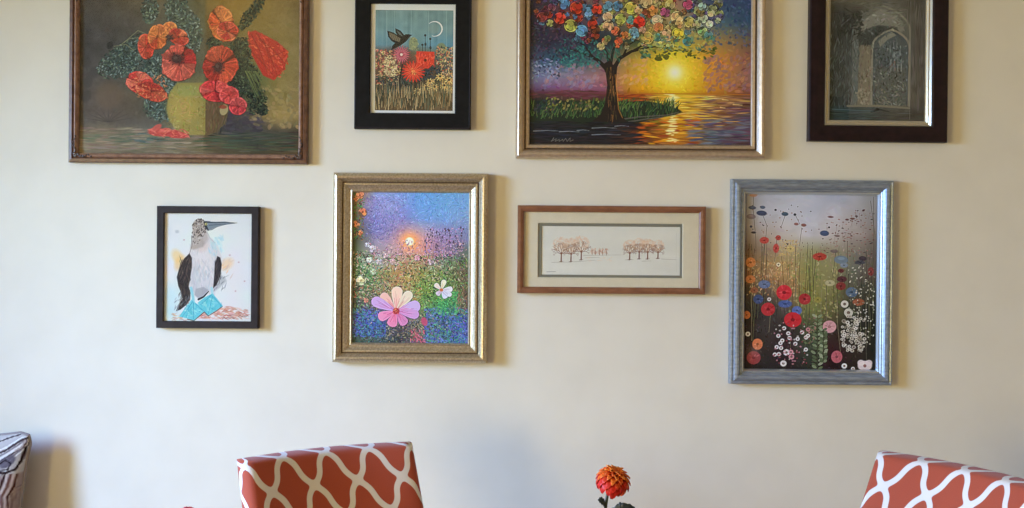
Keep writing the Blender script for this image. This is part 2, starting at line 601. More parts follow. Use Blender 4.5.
    def blob(cx, cy, rx, ry, rot, n, cols, ln=3.4):
        r = c.r
        c.ell(cx, cy, rx * .85, ry * .85, rot, np.array(cols[0]) * .85, .5, 4)
        for _ in range(n):
            t = r.rand() * 6.28
            q = math.sqrt(r.rand())
            u, v = q * rx * math.cos(t), q * ry * math.sin(t)
            x, y = cx + u * math.cos(rot) - v * math.sin(rot), cy + u * math.sin(rot) + v * math.cos(rot)
            k = np.array(cols[r.randint(len(cols))], float) + r.randn() * 8
            c.ell(x, y, ln * r.uniform(.3, .6), r.uniform(.45, .95), r.rand() * 3.14, np.clip(k * r.choice([.6, 1.0, 1.25]), 8, 250), .8, .5)
    blob(148, 9, 9, 14, .1, 170, teal)
    blob(176, 10, 13, 22, -.3, 260, teal)
    blob(190, 34, 11, 22, 0, 230, teal)
    blob(118, 62, 24, 15, -.45, 420, teal)
    blob(132, 42, 17, 6, -.5, 110, teal)
    blob(150, 66, 10, 14, .3, 160, teal)
    blob(158, 108, 17, 13, .35, 260, teal)
    blob(168, 84, 10, 12, 0, 140, teal)
    blob(250, 12, 6, 21, .62, 170, deep)
    blob(240, 50, 13, 14, .3, 220, deep)
    blob(244, 78, 16, 20, .1, 320, deep)
    blob(256, 100, 9, 14, .3, 190, deep)
    blob(262, 108, 5, 6, 0, 60, deep)
    blob(212, 42, 7, 6, 0, 70, deep)
    for k in range(16):
        x = 250 + c.r.rand() * 16
        c.line([(x - 6, 70), (x + 6, 84 + 18 * c.r.rand())], .9, (104, 116, 66), .3, .8)
    for p in (((118, 45), (128, 38), (150, 36)), ((132, 50), (124, 44), (112, 46)), ((151, 36), (136, 30), (122, 42))):
        c.line(p, .9, (134, 138, 104), .6, .7)
    c.ell(108, 45, 3, 4, .3, (44, 42, 42), .8, 1.2)
    # the bowl
    vase = [(176, 82), (205, 82), (218, 88), (225, 98), (227, 110), (224, 122), (217, 130), (206, 134.5), (186, 134.5), (175, 130), (168, 120), (165.5, 108), (167, 96), (171, 88)]
    c.poly(vase, (152, 138, 72), 1, 2.0)
    c.ell(182, 106, 15, 17, 0, (176, 156, 78), .8, 9)
    c.ell(186, 90, 14, 6, 0, (150, 156, 88), .7, 4)
    c.poly([(204.5, 84), (218, 88), (226, 100), (227, 112), (223, 123), (216, 131), (204.5, 135)], (96, 76, 52), .88, 1.0)
    c.poly([(205, 100), (214, 100), (212, 131), (205, 134)], (112, 88, 58), .6, 2)
    c.dabs(300, (168, 86, 204, 133), 4, 1.4, None, 12, 8, .8, 1, .6)
    for k in range(22):
        t = k * .5
        c.ell(183 + math.cos(t) * (1 + k * .35), 106 + math.sin(t) * (1 + k * .35), 1.6, .6, t + 1.5, (192, 150, 92), .5, .5)
    c.dabs(120, (206, 98, 226, 132), 6, 1.5, None, 8, 5, 1.5, .3, .6)
    # blossoms
    def poppy(cx, cy, rx, ry, rot, cols, ctr=None, ruff=1):
        r = c.r
        cr, sr = math.cos(rot), math.sin(rot)

        def P(u, v):
            return cx + u * rx * cr - v * ry * sr, cy + u * rx * sr + v * ry * cr
        c.ell(cx, cy + .6, rx * .95, ry * .95, rot, np.array(cols[0]) * .5, .9, 1.5)
        n = 6
        a0 = r.rand() * 6.28
        for k in [0, 3, 1, 4, 2, 5]:
            t = a0 + k * 6.283 / n + r.randn() * .2
            tone = np.array(cols[r.randint(len(cols))], float) * r.uniform(.9, 1.07)
            # ruffled petal outline
            pts = []
            for q in range(15):
                f = -1 + 2 * q / 14
                rad = 1.0 - .16 * f * f + r.randn() * .035
                an = t + f * .62
                pts.append(P(rad * math.cos(an), rad * math.sin(an)))
            pts.append(P(.05 * math.cos(t), .05 * math.sin(t)))
            c.poly([(a + .5, b + .7) for a, b in pts], tone * .5, .35, 1.8)
            c.poly(pts, tone * .9, .96, .9)
            for q in range(int(3 + rx * 1.1)):
                an = t + r.uniform(-.55, .55)
                r0, r1 = r.uniform(.15, .5), r.uniform(.65, .96)
                mid_ = P((r0 + r1) / 2 * math.cos(an + .06), (r0 + r1) / 2 * math.sin(an + .06))
                g = tone * r.choice([.76, .88, 1.08, 1.16]) + r.randn() * 5
                c.line([P(r0 * math.cos(an), r0 * math.sin(an)), mid_, P(r1 * math.cos(an + .1), r1 * math.sin(an + .1))], .8, np.clip(g, 8, 248), 1.2, .55, .6)
            for q in range(5):
                f = r.uniform(-.5, .5)
                e_ = P(.92 * math.cos(t + f), .92 * math.sin(t + f))
                c.ell(e_[0], e_[1], 1.5, .7, t + f + rot + 1.57, np.clip(tone * 1.15 + 14, 8, 250), .55, .6)
        for q in range(int(rx * ry * .5)):
            t, u = r.rand() * 6.28, math.sqrt(r.rand()) * .9
            x, y = P(u * math.cos(t), u * math.sin(t))
            k0 = c.col_at(x, y) * r.choice([.8, .92, 1.1, 1.2]) + r.randn(3) * 6
            c.ell(x, y, r.uniform(.8, 2.0), r.uniform(.4, .8), r.rand() * 3.14, np.clip(k0, 8, 250), .55, .5)
        if ctr:
            c.ell(ctr[0], ctr[1], ctr[2] * 1.25, ctr[3] * 1.25, ctr[4], (110, 44, 40), .6, 2.2)
            c.ell(ctr[0], ctr[1], ctr[2] * .8, ctr[3] * .85, ctr[4], (62, 46, 46), .85, 1.6)
            for k in range(16):
                t = r.rand() * 6.28
                u = r.uniform(.6, 1.35)
                c.ell(ctr[0] + math.cos(t) * ctr[2] * u, ctr[1] + math.sin(t) * ctr[3] * u, 1.2, .6, t, (58, 40, 42), .6, .6)
            c.ell(ctr[0] - 1, ctr[1] - .8, ctr[2] * .3, ctr[3] * .3, 0, (108, 96, 84), .6, .8)
    R1 = [(196, 66, 44), (206, 82, 58), (184, 54, 42), (214, 100, 66), (222, 112, 76)]
    R2 = [(200, 58, 50), (210, 72, 62), (182, 46, 44), (216, 92, 74), (220, 104, 84)]
    OR = [(212, 88, 44), (224, 112, 54), (200, 72, 40), (230, 134, 70), (226, 122, 66)]
    poppy(144, 46, 8, 13, -.15, R1)
    poppy(168, 27, 7, 6, 0, OR)
    poppy(156, 36, 10, 13, .2, OR)
    poppy(177, 36, 11, 8, .5, R1, (168, 37, 3, 2.5, 0))
    poppy(177.5, 62, 18, 19, .1, R2, (175, 58, 6.5, 5, .2))
    poppy(138, 82, 14, 11, .3, R2)
    poppy(150, 91, 17, 9, .35, R1)
    c.dabs(60, (126, 74, 165, 98), 3, 1.2, [(230, 150, 96), (226, 128, 84)], 6, 5, .8, 1, .6)
    poppy(220, 22, 13, 18, -.2, OR)
    poppy(226, 30, 11, 10, .2, R1)
    c.line([(206, 20), (212, 32), (224, 40), (234, 36)], 1.4, (190, 120, 50), .6, .8)
    poppy(219, 64, 18, 20, .15, [(198, 70, 46), (206, 84, 54), (184, 56, 42), (212, 98, 62)], (217, 66, 5, 6, .3))
    poppy(214, 90, 16, 11, .1, [(214, 62, 60), (222, 80, 74), (196, 48, 50), (224, 94, 84)])
    poppy(228, 94, 10, 9, 0, [(206, 60, 58), (216, 78, 72)])
    poppy(237, 105, 9, 9, .3, [(190, 62, 64), (206, 84, 80)])
    c.poly([(246, 31), (254, 29), (276, 40), (287, 50), (284, 66), (273, 79), (262, 74), (252, 56)], (186, 44, 36), 1, 1.6)
    c.dabs(260, (247, 31, 287, 78), 4, 1.4, [(200, 52, 38), (176, 36, 34), (218, 82, 58), (210, 70, 44)], 8, 6, .9, .6, .75,
           inside=lambda x, y: (y > 30 + max(0, (x - 256)) * .62) and (y < 48 + (x - 247) * 1.25) and (y < 80 - max(0, x - 275) * 1.2))
    for p in (((250, 33), (258, 48), (266, 70)), ((255, 32), (266, 46), (276, 74)), ((258, 38), (272, 48), (284, 62)), ((250, 50), (262, 62), (274, 76)), ((262, 38), (268, 56), (283, 50))):
        c.line(p, 1.6, (140, 34, 28), .8, .55, .8)
    c.dabs(26, (254, 34, 284, 74), 3, 1, [(226, 108, 80)], 6, 5, .9, .8, .6,
           inside=lambda x, y: (y > 32 + max(0, (x - 256)) * .62) and (y < 44 + (x - 247) * 1.2))
    c.ell(223, 109, 4, 5.5, .3, (176, 160, 110), .9, 1)
    c.ell(222, 106, 4, 2, 0, (150, 60, 40), .8, 1)
    c.line([(225, 114), (222, 124)], 1, (90, 80, 50))
    # fallen petals on the table
    c.ell(160, 132, 13, 4, .05, (196, 76, 68), 1, 1.2)
    c.ell(175, 134, 12, 3.6, .12, (196, 70, 66), 1, 1.2)
    c.dabs(90, (148, 128, 188, 137), 5, 1.3, [(214, 96, 84), (180, 60, 58), (226, 120, 100)], 6, 4, .1, .4, .7,
           inside=lambda x, y: abs(y - 132 - (x - 165) * .1) < 4.2)
    c.ell(156, 127, 5, 2.5, -.5, (204, 90, 78), .9, 1)
    return c


def paint_night_garden():
    c = Canvas(370, 3, 456, 113.5, 2.6, 5)
    c.fill((196, 196, 186))
    xs = [375, 395, 415, 435, 453]
    keep = c.a.copy()
    c.base(xs, [9.5, 30, 44, 52, 66, 80, 92, 110], [
        [(104, 132, 128)] * 5, [(106, 140, 142), (100, 136, 138), (106, 138, 136), (100, 132, 132), (104, 134, 134)],
        [(94, 136, 146), (92, 128, 136), (94, 130, 134), (86, 134, 150), (84, 134, 150)],
        [(92, 80, 66), (84, 60, 56), (96, 90, 72), (90, 104, 92), (96, 110, 96)],
        [(110, 84, 62), (76, 56, 52), (120, 50, 40), (84, 60, 50), (88, 84, 66)],
        [(74, 62, 48), (40, 48, 44), (60, 44, 38), (76, 76, 54), (150, 118, 72)],
        [(54, 56, 44), (60, 56, 42), (46, 52, 44), (110, 96, 62), (120, 98, 64)],
        [(104, 86, 62), (98, 80, 54), (86, 72, 50), (104, 88, 62), (98, 80, 56)]])
    c.noise(5, 4, 3)
    c.noise(2, 30, 5, box_=(375, 9, 453, 50))
    for x in (386, 394, 410.5, 428, 446):
        c.line([(x, 10), (x + .3, 46)], .6, (146, 172, 166), .4, .5)
    # moon
    pts = [(434 + 7.6 * math.cos(t), 28 + 7.4 * math.sin(t)) for t in np.linspace(-2.35, 1.9, 22)]
    for i in range(len(pts) - 1):
        w = .4 + 1.0 * math.sin(math.pi * (i + .5) / (len(pts) - 1))
        c.line([pts[i], pts[i + 1]], w, (206, 222, 214), w)
    c.ell(433, 28, 5, 5, 0, (122, 142, 134), .5, 2)
    # left thicket
    warm = [(196, 150, 104), (170, 110, 84), (210, 176, 120), (120, 70, 56), (60, 50, 44), (150, 136, 92), (196, 98, 86)]
    c.dabs(430, (375, 49, 400, 84), 2.2, 1.0, warm, 8, 8, 0, 2, .85)
    c.dabs(170, (384, 56, 396, 76), 2.4, 1.1, [(186, 168, 120), (206, 190, 140), (120, 100, 70)], 8, 6, 0, 2, .8)
    c.dabs(200, (375, 76, 412, 94), 4, 1.1, [(36, 56, 54), (50, 70, 66), (24, 34, 34), (76, 84, 70)], 5, 5, 1.2, .7, .85)
    # right thicket
    c.ell(413, 43, 4.5, 6.5, 0, (126, 134, 94), .9, 1.2)
    c.dabs(30, (409, 37, 418, 50), 2, .8, [(160, 160, 110), (90, 100, 76)], 6, 4, 1, 1, .7)
    c.ell(441, 48, 5, 6, 0, (112, 122, 88), .9, 1.5)
    c.dabs(300, (436, 46, 453, 76), 2.4, 1.1, [(190, 160, 116), (150, 140, 96), (50, 50, 50), (70, 90, 76), (214, 176, 130), (60, 60, 80), (190, 110, 70)],
           8, 8, 0, 2, .85)
    c.dabs(120, (418, 66, 440, 80), 4, 1.3, [(34, 48, 56), (44, 66, 74), (20, 26, 32)], 5, 4, .3, 1, .85)
    # stems with seed heads
    for x, y0 in ((424.7, 34.5), (429.8, 38), (422, 44)):
        c.line([(x, y0), (x + .3, 54)], .7, (40, 52, 54), .7)
        c.ell(x, y0, 1.2, 1.2, 0, (30, 40, 44))
        c.ell(x + .3, y0 + 9, 1.1, 1.6, 0, (44, 56, 54))
    # red blooms
    c.poly([(416, 50.5), (434, 51), (434, 62), (428, 68), (416, 66)], (196, 56, 42), 1, .8)
    c.dabs(70, (416, 51, 434, 66), 4, 1.1, [(216, 72, 52), (176, 42, 34), (222, 96, 70)], 6, 5, 1.2, .8, .7)
    for k in range(20):
        t = k * .3142
        c.line([(413, 71), (413 + 11.5 * math.cos(t), 71 + 10.5 * math.sin(t))], 3.4, (204, 56, 40) if k % 2 else (178, 44, 36), 1.0)
    for k in range(20):
        t = k * .3142 + .15
        c.line([(413 + 3 * math.cos(t), 71 + 3 * math.sin(t)), (413 + 9 * math.cos(t), 71 + 8.5 * math.sin(t))], .8, (226, 96, 66), .4, .8)
    c.ell(413, 71, 2.2, 2, 0, (222, 120, 70))
    c.dabs(14, (410, 68, 416, 74), 1.3, .7, [(120, 30, 30), (240, 170, 90)], 4, 3, 0, 2)
    c.ell(425, 59.5, 1.5, 1.5, 0, (90, 26, 26))
    for k in range(22):
        t = k * .2856
        c.line([(401, 54), (401 + 9.4 * math.cos(t), 54 + 9.4 * math.sin(t))], 2.2, (150, 50, 66) if k % 2 else (122, 44, 62), .6)
        c.line([(401 + 2 * math.cos(t), 54 + 2 * math.sin(t)), (401 + 7.5 * math.cos(t), 54 + 7.5 * math.sin(t))], .9, (216, 112, 122), .4, .85)
    c.ell(401, 54, 1.4, 1.4, 0, (232, 190, 170))
    c.line([(402, 64), (399.5, 80), (401, 96)], 1.4, (34, 22, 26), 1.6)
    c.line([(415, 82), (414, 100)], 1.2, (34, 30, 26), 1.0)
    # bird
    dk = (26, 26, 27)
    c.poly([(408.5, 33.5), (411.8, 34.2), (409, 36.5), (405.5, 41), (400, 45), (394, 48), (390.5, 50), (392, 45), (397, 40), (402, 36), (405, 33.5)], dk)
    c.poly([(386.5, 30), (393, 32), (401, 37), (403, 42), (397, 44), (391, 40.5), (387.5, 36)], dk)
    c.poly([(388.6, 31.8), (394, 34), (400, 38), (399, 41.5), (392, 39), (389, 35.5)], (112, 104, 82), .9)
    c.poly([(394.6, 27.5), (400, 30), (405, 36), (403, 39), (398, 36), (395, 32)], dk)
    c.poly([(396, 29.8), (399.5, 31.8), (402.5, 36), (398.5, 34)], (84, 96, 90), .9)
    for k in range(4):
        c.line([(390 + k * 2.2, 33 + k * .8), (392 + k * 2.2, 39 + k * .6)], .5, (60, 54, 44), .5, .8)
    # yellow daisies
    for x, y in ((430, 80.5), (434.6, 86), (444, 84.5), (418, 90), (440, 75.5), (449, 79), (426, 86.5), (449, 88)):
        for k in range(9):
            t = k * .698 + x
            c.line([(x, y), (x + 4.2 * math.cos(t), y + 3.6 * math.sin(t) + 1)], 1.6, (204, 158, 92) if k % 3 else (226, 184, 118), .9, .92)
        c.ell(x, y, 1.3, 1.2, 0, (56, 34, 30))
    c.dabs(80, (418, 78, 453, 96), 3, 1, [(210, 170, 106), (90, 84, 60), (56, 72, 70)], 8, 6, 1.2, .6, .6)
    # grass
    for k in range(330):
        x = c.r.uniform(375, 453)
        y = c.r.uniform(92, 110)
        h = c.r.uniform(6, 15)
        q = [(150, 124, 82), (120, 100, 66), (76, 62, 44), (50, 58, 44), (170, 150, 106), (88, 96, 76)][c.r.randint(6)]
        c.line([(x, y), (x + c.r.randn() * 1.2, y - h)], .9, q, .3, .75)
    new = c.a.copy()
    m = ((c.X >= 375) & (c.X <= 453))[None, :, None] & ((c.Y >= 9.5) & (c.Y <= 110))[:, None, None]
    c.a = np.where(m, new, keep)
    c.noise(4, 4, .8)
    return c


def paint_blossom_tree():
    c = Canvas(529.5, -40, 753, 143.5, 2.2, 7)
    c.base([530, 567, 604, 641, 678, 715, 752], [-40, 0, 20, 40, 58, 76, 88, 92.5, 94, 105, 120, 132, 143.5], [
        [(60, 50, 90), (120, 70, 90), (150, 120, 110), (190, 160, 110), (160, 130, 120), (70, 80, 120), (50, 70, 115)],
        [(42, 38, 58), (96, 58, 66), (110, 96, 96), (160, 140, 90), (150, 116, 100), (58, 76, 112), (46, 66, 106)],
        [(44, 42, 62), (90, 58, 66), (80, 80, 96), (150, 120, 74), (160, 140, 96), (80, 104, 116), (46, 76, 106)],
        [(42, 42, 58), (46, 42, 68), (32, 44, 54), (60, 76, 56), (160, 152, 76), (160, 130, 78), (112, 92, 76)],
        [(66, 76, 112), (38, 92, 98), (86, 86, 92), (190, 150, 60), (212, 184, 40), (206, 136, 46), (140, 92, 76)],
        [(112, 118, 160), (130, 118, 142), (160, 108, 112), (214, 160, 34), (230, 200, 44), (204, 132, 44), (140, 102, 96)],
        [(96, 76, 112), (126, 82, 116), (136, 84, 112), (210, 146, 24), (222, 178, 24), (196, 128, 38), (138, 84, 72)],
        [(80, 50, 66), (108, 52, 70), (112, 54, 66), (176, 104, 22), (196, 130, 20), (176, 108, 34), (124, 70, 58)],
        [(62, 46, 48), (96, 52, 56), (98, 52, 52), (136, 70, 30), (206, 168, 56), (176, 130, 56), (126, 80, 64)],
        [(30, 34, 34), (52, 54, 38), (44, 46, 34), (44, 56, 34), (192, 142, 30), (146, 104, 64), (104, 70, 66)],
        [(24, 28, 36), (34, 38, 38), (28, 30, 38), (36, 32, 32), (208, 148, 22), (140, 92, 60), (86, 74, 92)],
        [(28, 34, 48), (28, 34, 48), (34, 38, 48), (110, 54, 28), (204, 136, 28), (88, 90, 104), (92, 64, 80)],
        [(34, 26, 30), (38, 30, 34), (38, 30, 34), (78, 42, 28), (182, 112, 36), (92, 82, 90), (76, 52, 66)]])
    c.dabs(1500, (530, -38, 752, 92), 4.5, 2.0, None, 10, 9, .8, 1.1, .7)
    # sun
    c.glow(676, 70.5, 26, (238, 212, 40), .8)
    c.dabs(240, (645, 52, 710, 91), 4, 1.8, None, 9, 7, .8, 1.1, .6)
    c.glow(676, 71, 12, (244, 226, 120), .9)
    c.glow(676, 71, 6.5, (248, 240, 206), 1)
    # violet and salmon clouds
    c.dabs(130, (706, 54, 752, 90), 6, 2.6, [(150, 108, 120), (176, 116, 96), (130, 98, 116), (196, 130, 80)], 6, 6, -.7, .5, .5)
    c.dabs(60, (620, 58, 648, 84), 5, 2.6, [(206, 160, 110), (210, 150, 120), (190, 150, 60)], 6, 6, -.7, .5, .4)
    c.dabs(90, (545, 64, 600, 86), 6, 3, [(150, 128, 156), (172, 120, 124), (130, 128, 166)], 6, 5, -.5, .6, .4)
    # water
    c.dabs(620, (640, 93.5, 752, 143), 14, 1.3, None, 16, 8, 0, .06, .75)
    c.dabs(90, (690, 95, 752, 128), 14, 1.2, [(110, 66, 66), (150, 106, 80), (96, 74, 96), (196, 150, 84)], 7, 5, 0, .06, .7)
    c.dabs(90, (692, 118, 752, 143), 12, 1.5, [(84, 96, 118), (110, 120, 134), (92, 66, 86), (66, 66, 96)], 6, 5, 0, .08, .65)
    c.dabs(60, (640, 112, 700, 143), 11, 1.5, [(222, 128, 20), (206, 92, 24), (236, 168, 36), (150, 60, 30)], 6, 5, 0, .08, .7)
    c.dabs(70, (648, 94, 712, 118), 14, 1.1, [(238, 196, 60), (224, 170, 40), (244, 214, 110)], 6, 5, 0, .05, .65)
    for k in range(60):
        y = c.r.uniform(92.5, 141)
        c.ell(673.5 + c.r.randn() * 1.6, y, c.r.uniform(1.5, 5), .7, 0, (244, 226, 150), .7)
    c.line([(637, 92.2), (752, 93)], .9, (176, 104, 30), .9, .7)
    for x, y, l in ((716, 97, 9), (724, 98, 6), (722, 106, 5), (735, 103, 9)):
        c.line([(x, y), (x + l, y + .6)], 1.2, (214, 178, 120), .5, .8)
    # far bank, near bank of grass
    c.dabs(60, (530, 90, 604, 98), 9, 1.6, [(116, 56, 72), (96, 46, 60), (90, 56, 52)], 5, 4, 0, .1, .6)
    c.dabs(30, (612, 93, 652, 100), 9, 1.6, [(140, 58, 30), (180, 84, 28)], 5, 4, 0, .1, .7)
    c.poly([(529, 101), (545, 99), (565, 100), (600, 100), (625, 101), (650, 100), (668, 104), (680, 108), (684, 111), (676, 114), (655, 118),
            (640, 121), (600, 124), (529, 122)], (32, 44, 32), .95, 1.5)
    for k in range(620):
        x = c.r.uniform(530, 680)
        y = c.r.uniform(103, 118) - max(0, (x - 655)) * .1
        if x > 655 and y > 116 - (x - 655) * .1:
            continue
        q = [(30, 50, 34), (48, 78, 44), (70, 104, 54), (22, 32, 26), (84, 92, 56), (40, 66, 58)][c.r.randint(6)]
        c.line([(x, y), (x + c.r.randn() * 1.6 + 1, y - c.r.uniform(3, 8))], 1.2, q, .4, .8)
    c.dabs(70, (545, 97, 600, 110), 3, 1.8, [(130, 122, 64), (150, 136, 84), (110, 104, 54), (96, 80, 60)], 6, 6, -.9, .6, .8)
    c.dabs(40, (531, 99, 560, 112), 4, 2, [(28, 46, 48), (50, 50, 60)], 6, 6, -1, .6, .7)
    c.dabs(50, (612, 98, 640, 108), 3, 1.2, [(90, 120, 60), (70, 96, 50)], 6, 6, -1.3, .4, .8)
    for pts in (((619, 119), (640, 116), (668, 114), (680, 111)), ((630, 121), (648, 118), (664, 116))):
        c.line(pts, 1.6, (96, 90, 84), .8, .7)
    c.dabs(200, (530, 121, 640, 143), 14, 1.5, [(24, 26, 34), (36, 40, 52), (44, 34, 38), (20, 22, 26)], 4, 3, 0, .05, .7)
    for x0, x1, y in ((534, 562, 130.8), (578, 590, 130), (593, 618, 127.5), (593, 622, 134.2), (560, 580, 131.4), (616, 630, 125.5)):
        c.line([(x0, y), ((x0 + x1) / 2, y - .7), (x1, y)], 1.0, (140, 144, 152), .3, .6)
    # signature scrawl
    c.line([(552, 141), (554.5, 137.5), (553, 140.5), (557, 138.5), (556, 141), (560, 139), (560, 141), (563.5, 139), (564, 141), (566.5, 138), (568, 141),
            (571, 137.5), (571, 141), (574, 139.5)], .7, (130, 124, 116), .5, .6)
    # trunk and limbs
    _x = c.X.copy()
    c.X = c.X - 4.5
    c.ox = 4.5
    bk = (38, 30, 27)
    c.poly([(588, 121), (597, 114), (602, 100), (603.5, 84), (602, 72), (598, 64), (604, 60), (610, 64), (614, 62), (613, 72), (612, 84), (614, 100), (617, 114), (624, 121)], bk, 1, 1)
    for pts, w0, w1 in ((((601, 66), (594, 59), (584, 54), (572, 50), (560, 46)), 4.5, 1), (((606, 66), (604, 54), (598, 44), (588, 38)), 4, 1),
                        (((607, 64), (609, 50), (614, 38), (616, 30)), 3, 1), (((611, 66), (616, 57), (628, 50), (645, 46), (662, 44)), 4.5, 1),
                        (((620, 54), (624, 44), (634, 38)), 2.4, .8), (((590, 57), (580, 44), (572, 40)), 2.2, .8), (((630, 49), (646, 40), (660, 36)), 2, .7)):
        c.line(pts, w0, bk, w1)
    for k in range(90):
        y = c.r.uniform(66, 116)
        x = 607.5 + c.r.uniform(-3.4, 4.4) + (y - 90) * .03
        q = [(96, 62, 38), (140, 96, 52), (60, 46, 38), (84, 70, 40), (24, 20, 20)][c.r.randint(5)]
        c.line([(x, y), (x + c.r.randn() * .6, y + c.r.uniform(3, 7))], 1.1, q, .5, .7)
    c.line([(612, 74), (613.5, 90), (615, 108), (619, 117)], 1.2, (196, 130, 50), .6, .55)
    c.X = _x
    c.ox = 0.0
    # teal leaf haze under the canopy
    c.dabs(240, (560, 38, 600, 66), 3, 1.5, [(40, 104, 104), (52, 130, 124), (30, 66, 72), (70, 140, 136)], 6, 6, .5, 1, .6)
    c.dabs(60, (598, 44, 622, 60), 5, 1.2, [(60, 120, 100), (36, 84, 76)], 6, 6, 1.3, .4, .55)
    c.dabs(110, (532, 58, 560, 78), 3, 1.6, [(120, 130, 170), (92, 104, 150), (44, 50, 80), (150, 156, 190)], 6, 6, .4, 1, .7)
    c.dabs(260, (531, 20, 580, 60), 3, 1.7, [(44, 40, 62), (70, 56, 84), (90, 60, 84), (34, 34, 50), (56, 70, 92)], 6, 6, .4, 1, .6)
    c.dabs(300, (700, -38, 752, 44), 3.4, 2, [(56, 80, 120), (70, 96, 136), (46, 64, 104), (84, 96, 140)], 6, 6, .4, 1, .5)
    # canopy: random under-blossoms then the prominent ones
    pal = lambda x: ([(184, 60, 44), (90, 130, 170), (130, 60, 80), (170, 90, 60), (76, 66, 110)] if x < 600 else
                     [(206, 180, 90), (196, 150, 104), (176, 170, 96), (204, 96, 60), (110, 150, 160), (214, 190, 130)] if x < 690 else
                     [(140, 160, 150), (90, 110, 150), (150, 160, 110), (110, 96, 150)])
    for k in range(470):
        x = c.r.uniform(536, 722)
        top = -38
        bot = 20 + 24 * math.sin((x - 520) / 200 * math.pi) if x > 575 else 22 + (x - 536) * .2
        y = c.r.uniform(top, bot + 2)
        p = pal(x)
        c.blossom(x, y, c.r.uniform(2.2, 4.6), np.array(p[c.r.randint(len(p))]) * c.r.uniform(.6, 1.05), 5, a=.92)
    for x, y, r, q in ((564, 3, 6, (96, 150, 196)), (576.6, 8, 6.5, (206, 62, 38)), (560, 17, 6, (206, 58, 40)), (589, 12, 5, (104, 152, 190)),
                       (571, 26, 6.5, (176, 176, 84)), (582, 31, 6, (96, 156, 200)), (597, 9, 5.5, (206, 62, 38)), (605.7, 6, 5, (104, 148, 184)),
                       (615, 6, 5, (92, 134, 176)), (628.5, 8, 6.5, (206, 196, 84)), (605, 17, 5, (222, 182, 142)), (605.7, 26, 5.5, (216, 168, 126)),
                       (618, 19, 5.5, (188, 196, 84)), (628.5, 20, 4.5, (110, 168, 160)), (637, 22, 6, (220, 50, 34)), (593, 24, 5, (176, 60, 40)),
                       (613, 31, 4.6, (214, 110, 62)), (633, 35, 3.8, (130, 176, 200)), (542, 16, 5, (150, 56, 54)), (550, 22, 3.6, (168, 170, 96)),
                       (622, 35, 4, (204, 120, 60)), (645, 38, 6.5, (216, 180, 92)), (664, 35, 6.5, (214, 172, 124)), (676, 33, 6, (218, 196, 64)),
                       (663, 12, 5, (166, 84, 120)), (686, 4, 5, (190, 80, 120)), (650, 10, 5.5, (222, 150, 66)), (675, 17, 6.5, (216, 178, 124)),
                       (655, 20, 5.5, (206, 190, 150)), (656, 27, 5, (210, 130, 74)), (688, 22, 5.5, (186, 176, 96)), (701, 18, 5, (188, 204, 170)),
                       (707.6, 23.6, 3.8, (206, 216, 190)), (695, 24, 4, (206, 206, 150)), (700.6, 31, 5, (146, 178, 120)), (698, 12, 4.4, (150, 130, 84)),
                       (709, 12.6, 3.8, (206, 196, 140)), (716, 20, 3, (160, 176, 140)), (685.6, 41, 5, (76, 146, 136)), (657, 45, 4.5, (190, 196, 110)),
                       (707, 35, 4.5, (96, 140, 140)), (700, 6, 4, (170, 190, 186)), (644, 2, 6, (210, 180, 130)), (636, 10, 4, (214, 170, 120)),
                       (668, 4, 5, (200, 186, 110)), (655, 37, 4, (90, 140, 130)), (677, 24, 4, (216, 176, 110)), (552, 6, 4, (110, 60, 84)),
                       (668, 46, 4, (176, 188, 110)), (640, 30, 3.5, (204, 150, 120))):
        c.blossom(x + (3 if x > 600 else 0), y - (1.5 if x > 560 else 0), r, np.array(q) * .98, 6)
    c.dabs(150, (640, 34, 716, 50), 4, 2.2, [(70, 130, 120), (150, 160, 90), (96, 110, 60), (180, 170, 90), (60, 100, 100)], 8, 7, .3, 1, .6)
    c.dabs(46, (655, 46, 718, 57), 4.2, 2, [(90, 96, 40), (120, 112, 44), (70, 84, 44)], 6, 6, .2, .7, .85)
    c.dabs(10, (640, 50, 652, 56), 5, 2.4, [(56, 84, 70), (90, 130, 110)], 6, 6, .3, .5, .85)
    c.ell(659.5, 57.5, 4, 2.2, .1, (74, 78, 30), .9)
    c.ell(667.5, 55.5, 2.6, 3, .3, (92, 92, 34), .9)
    return c


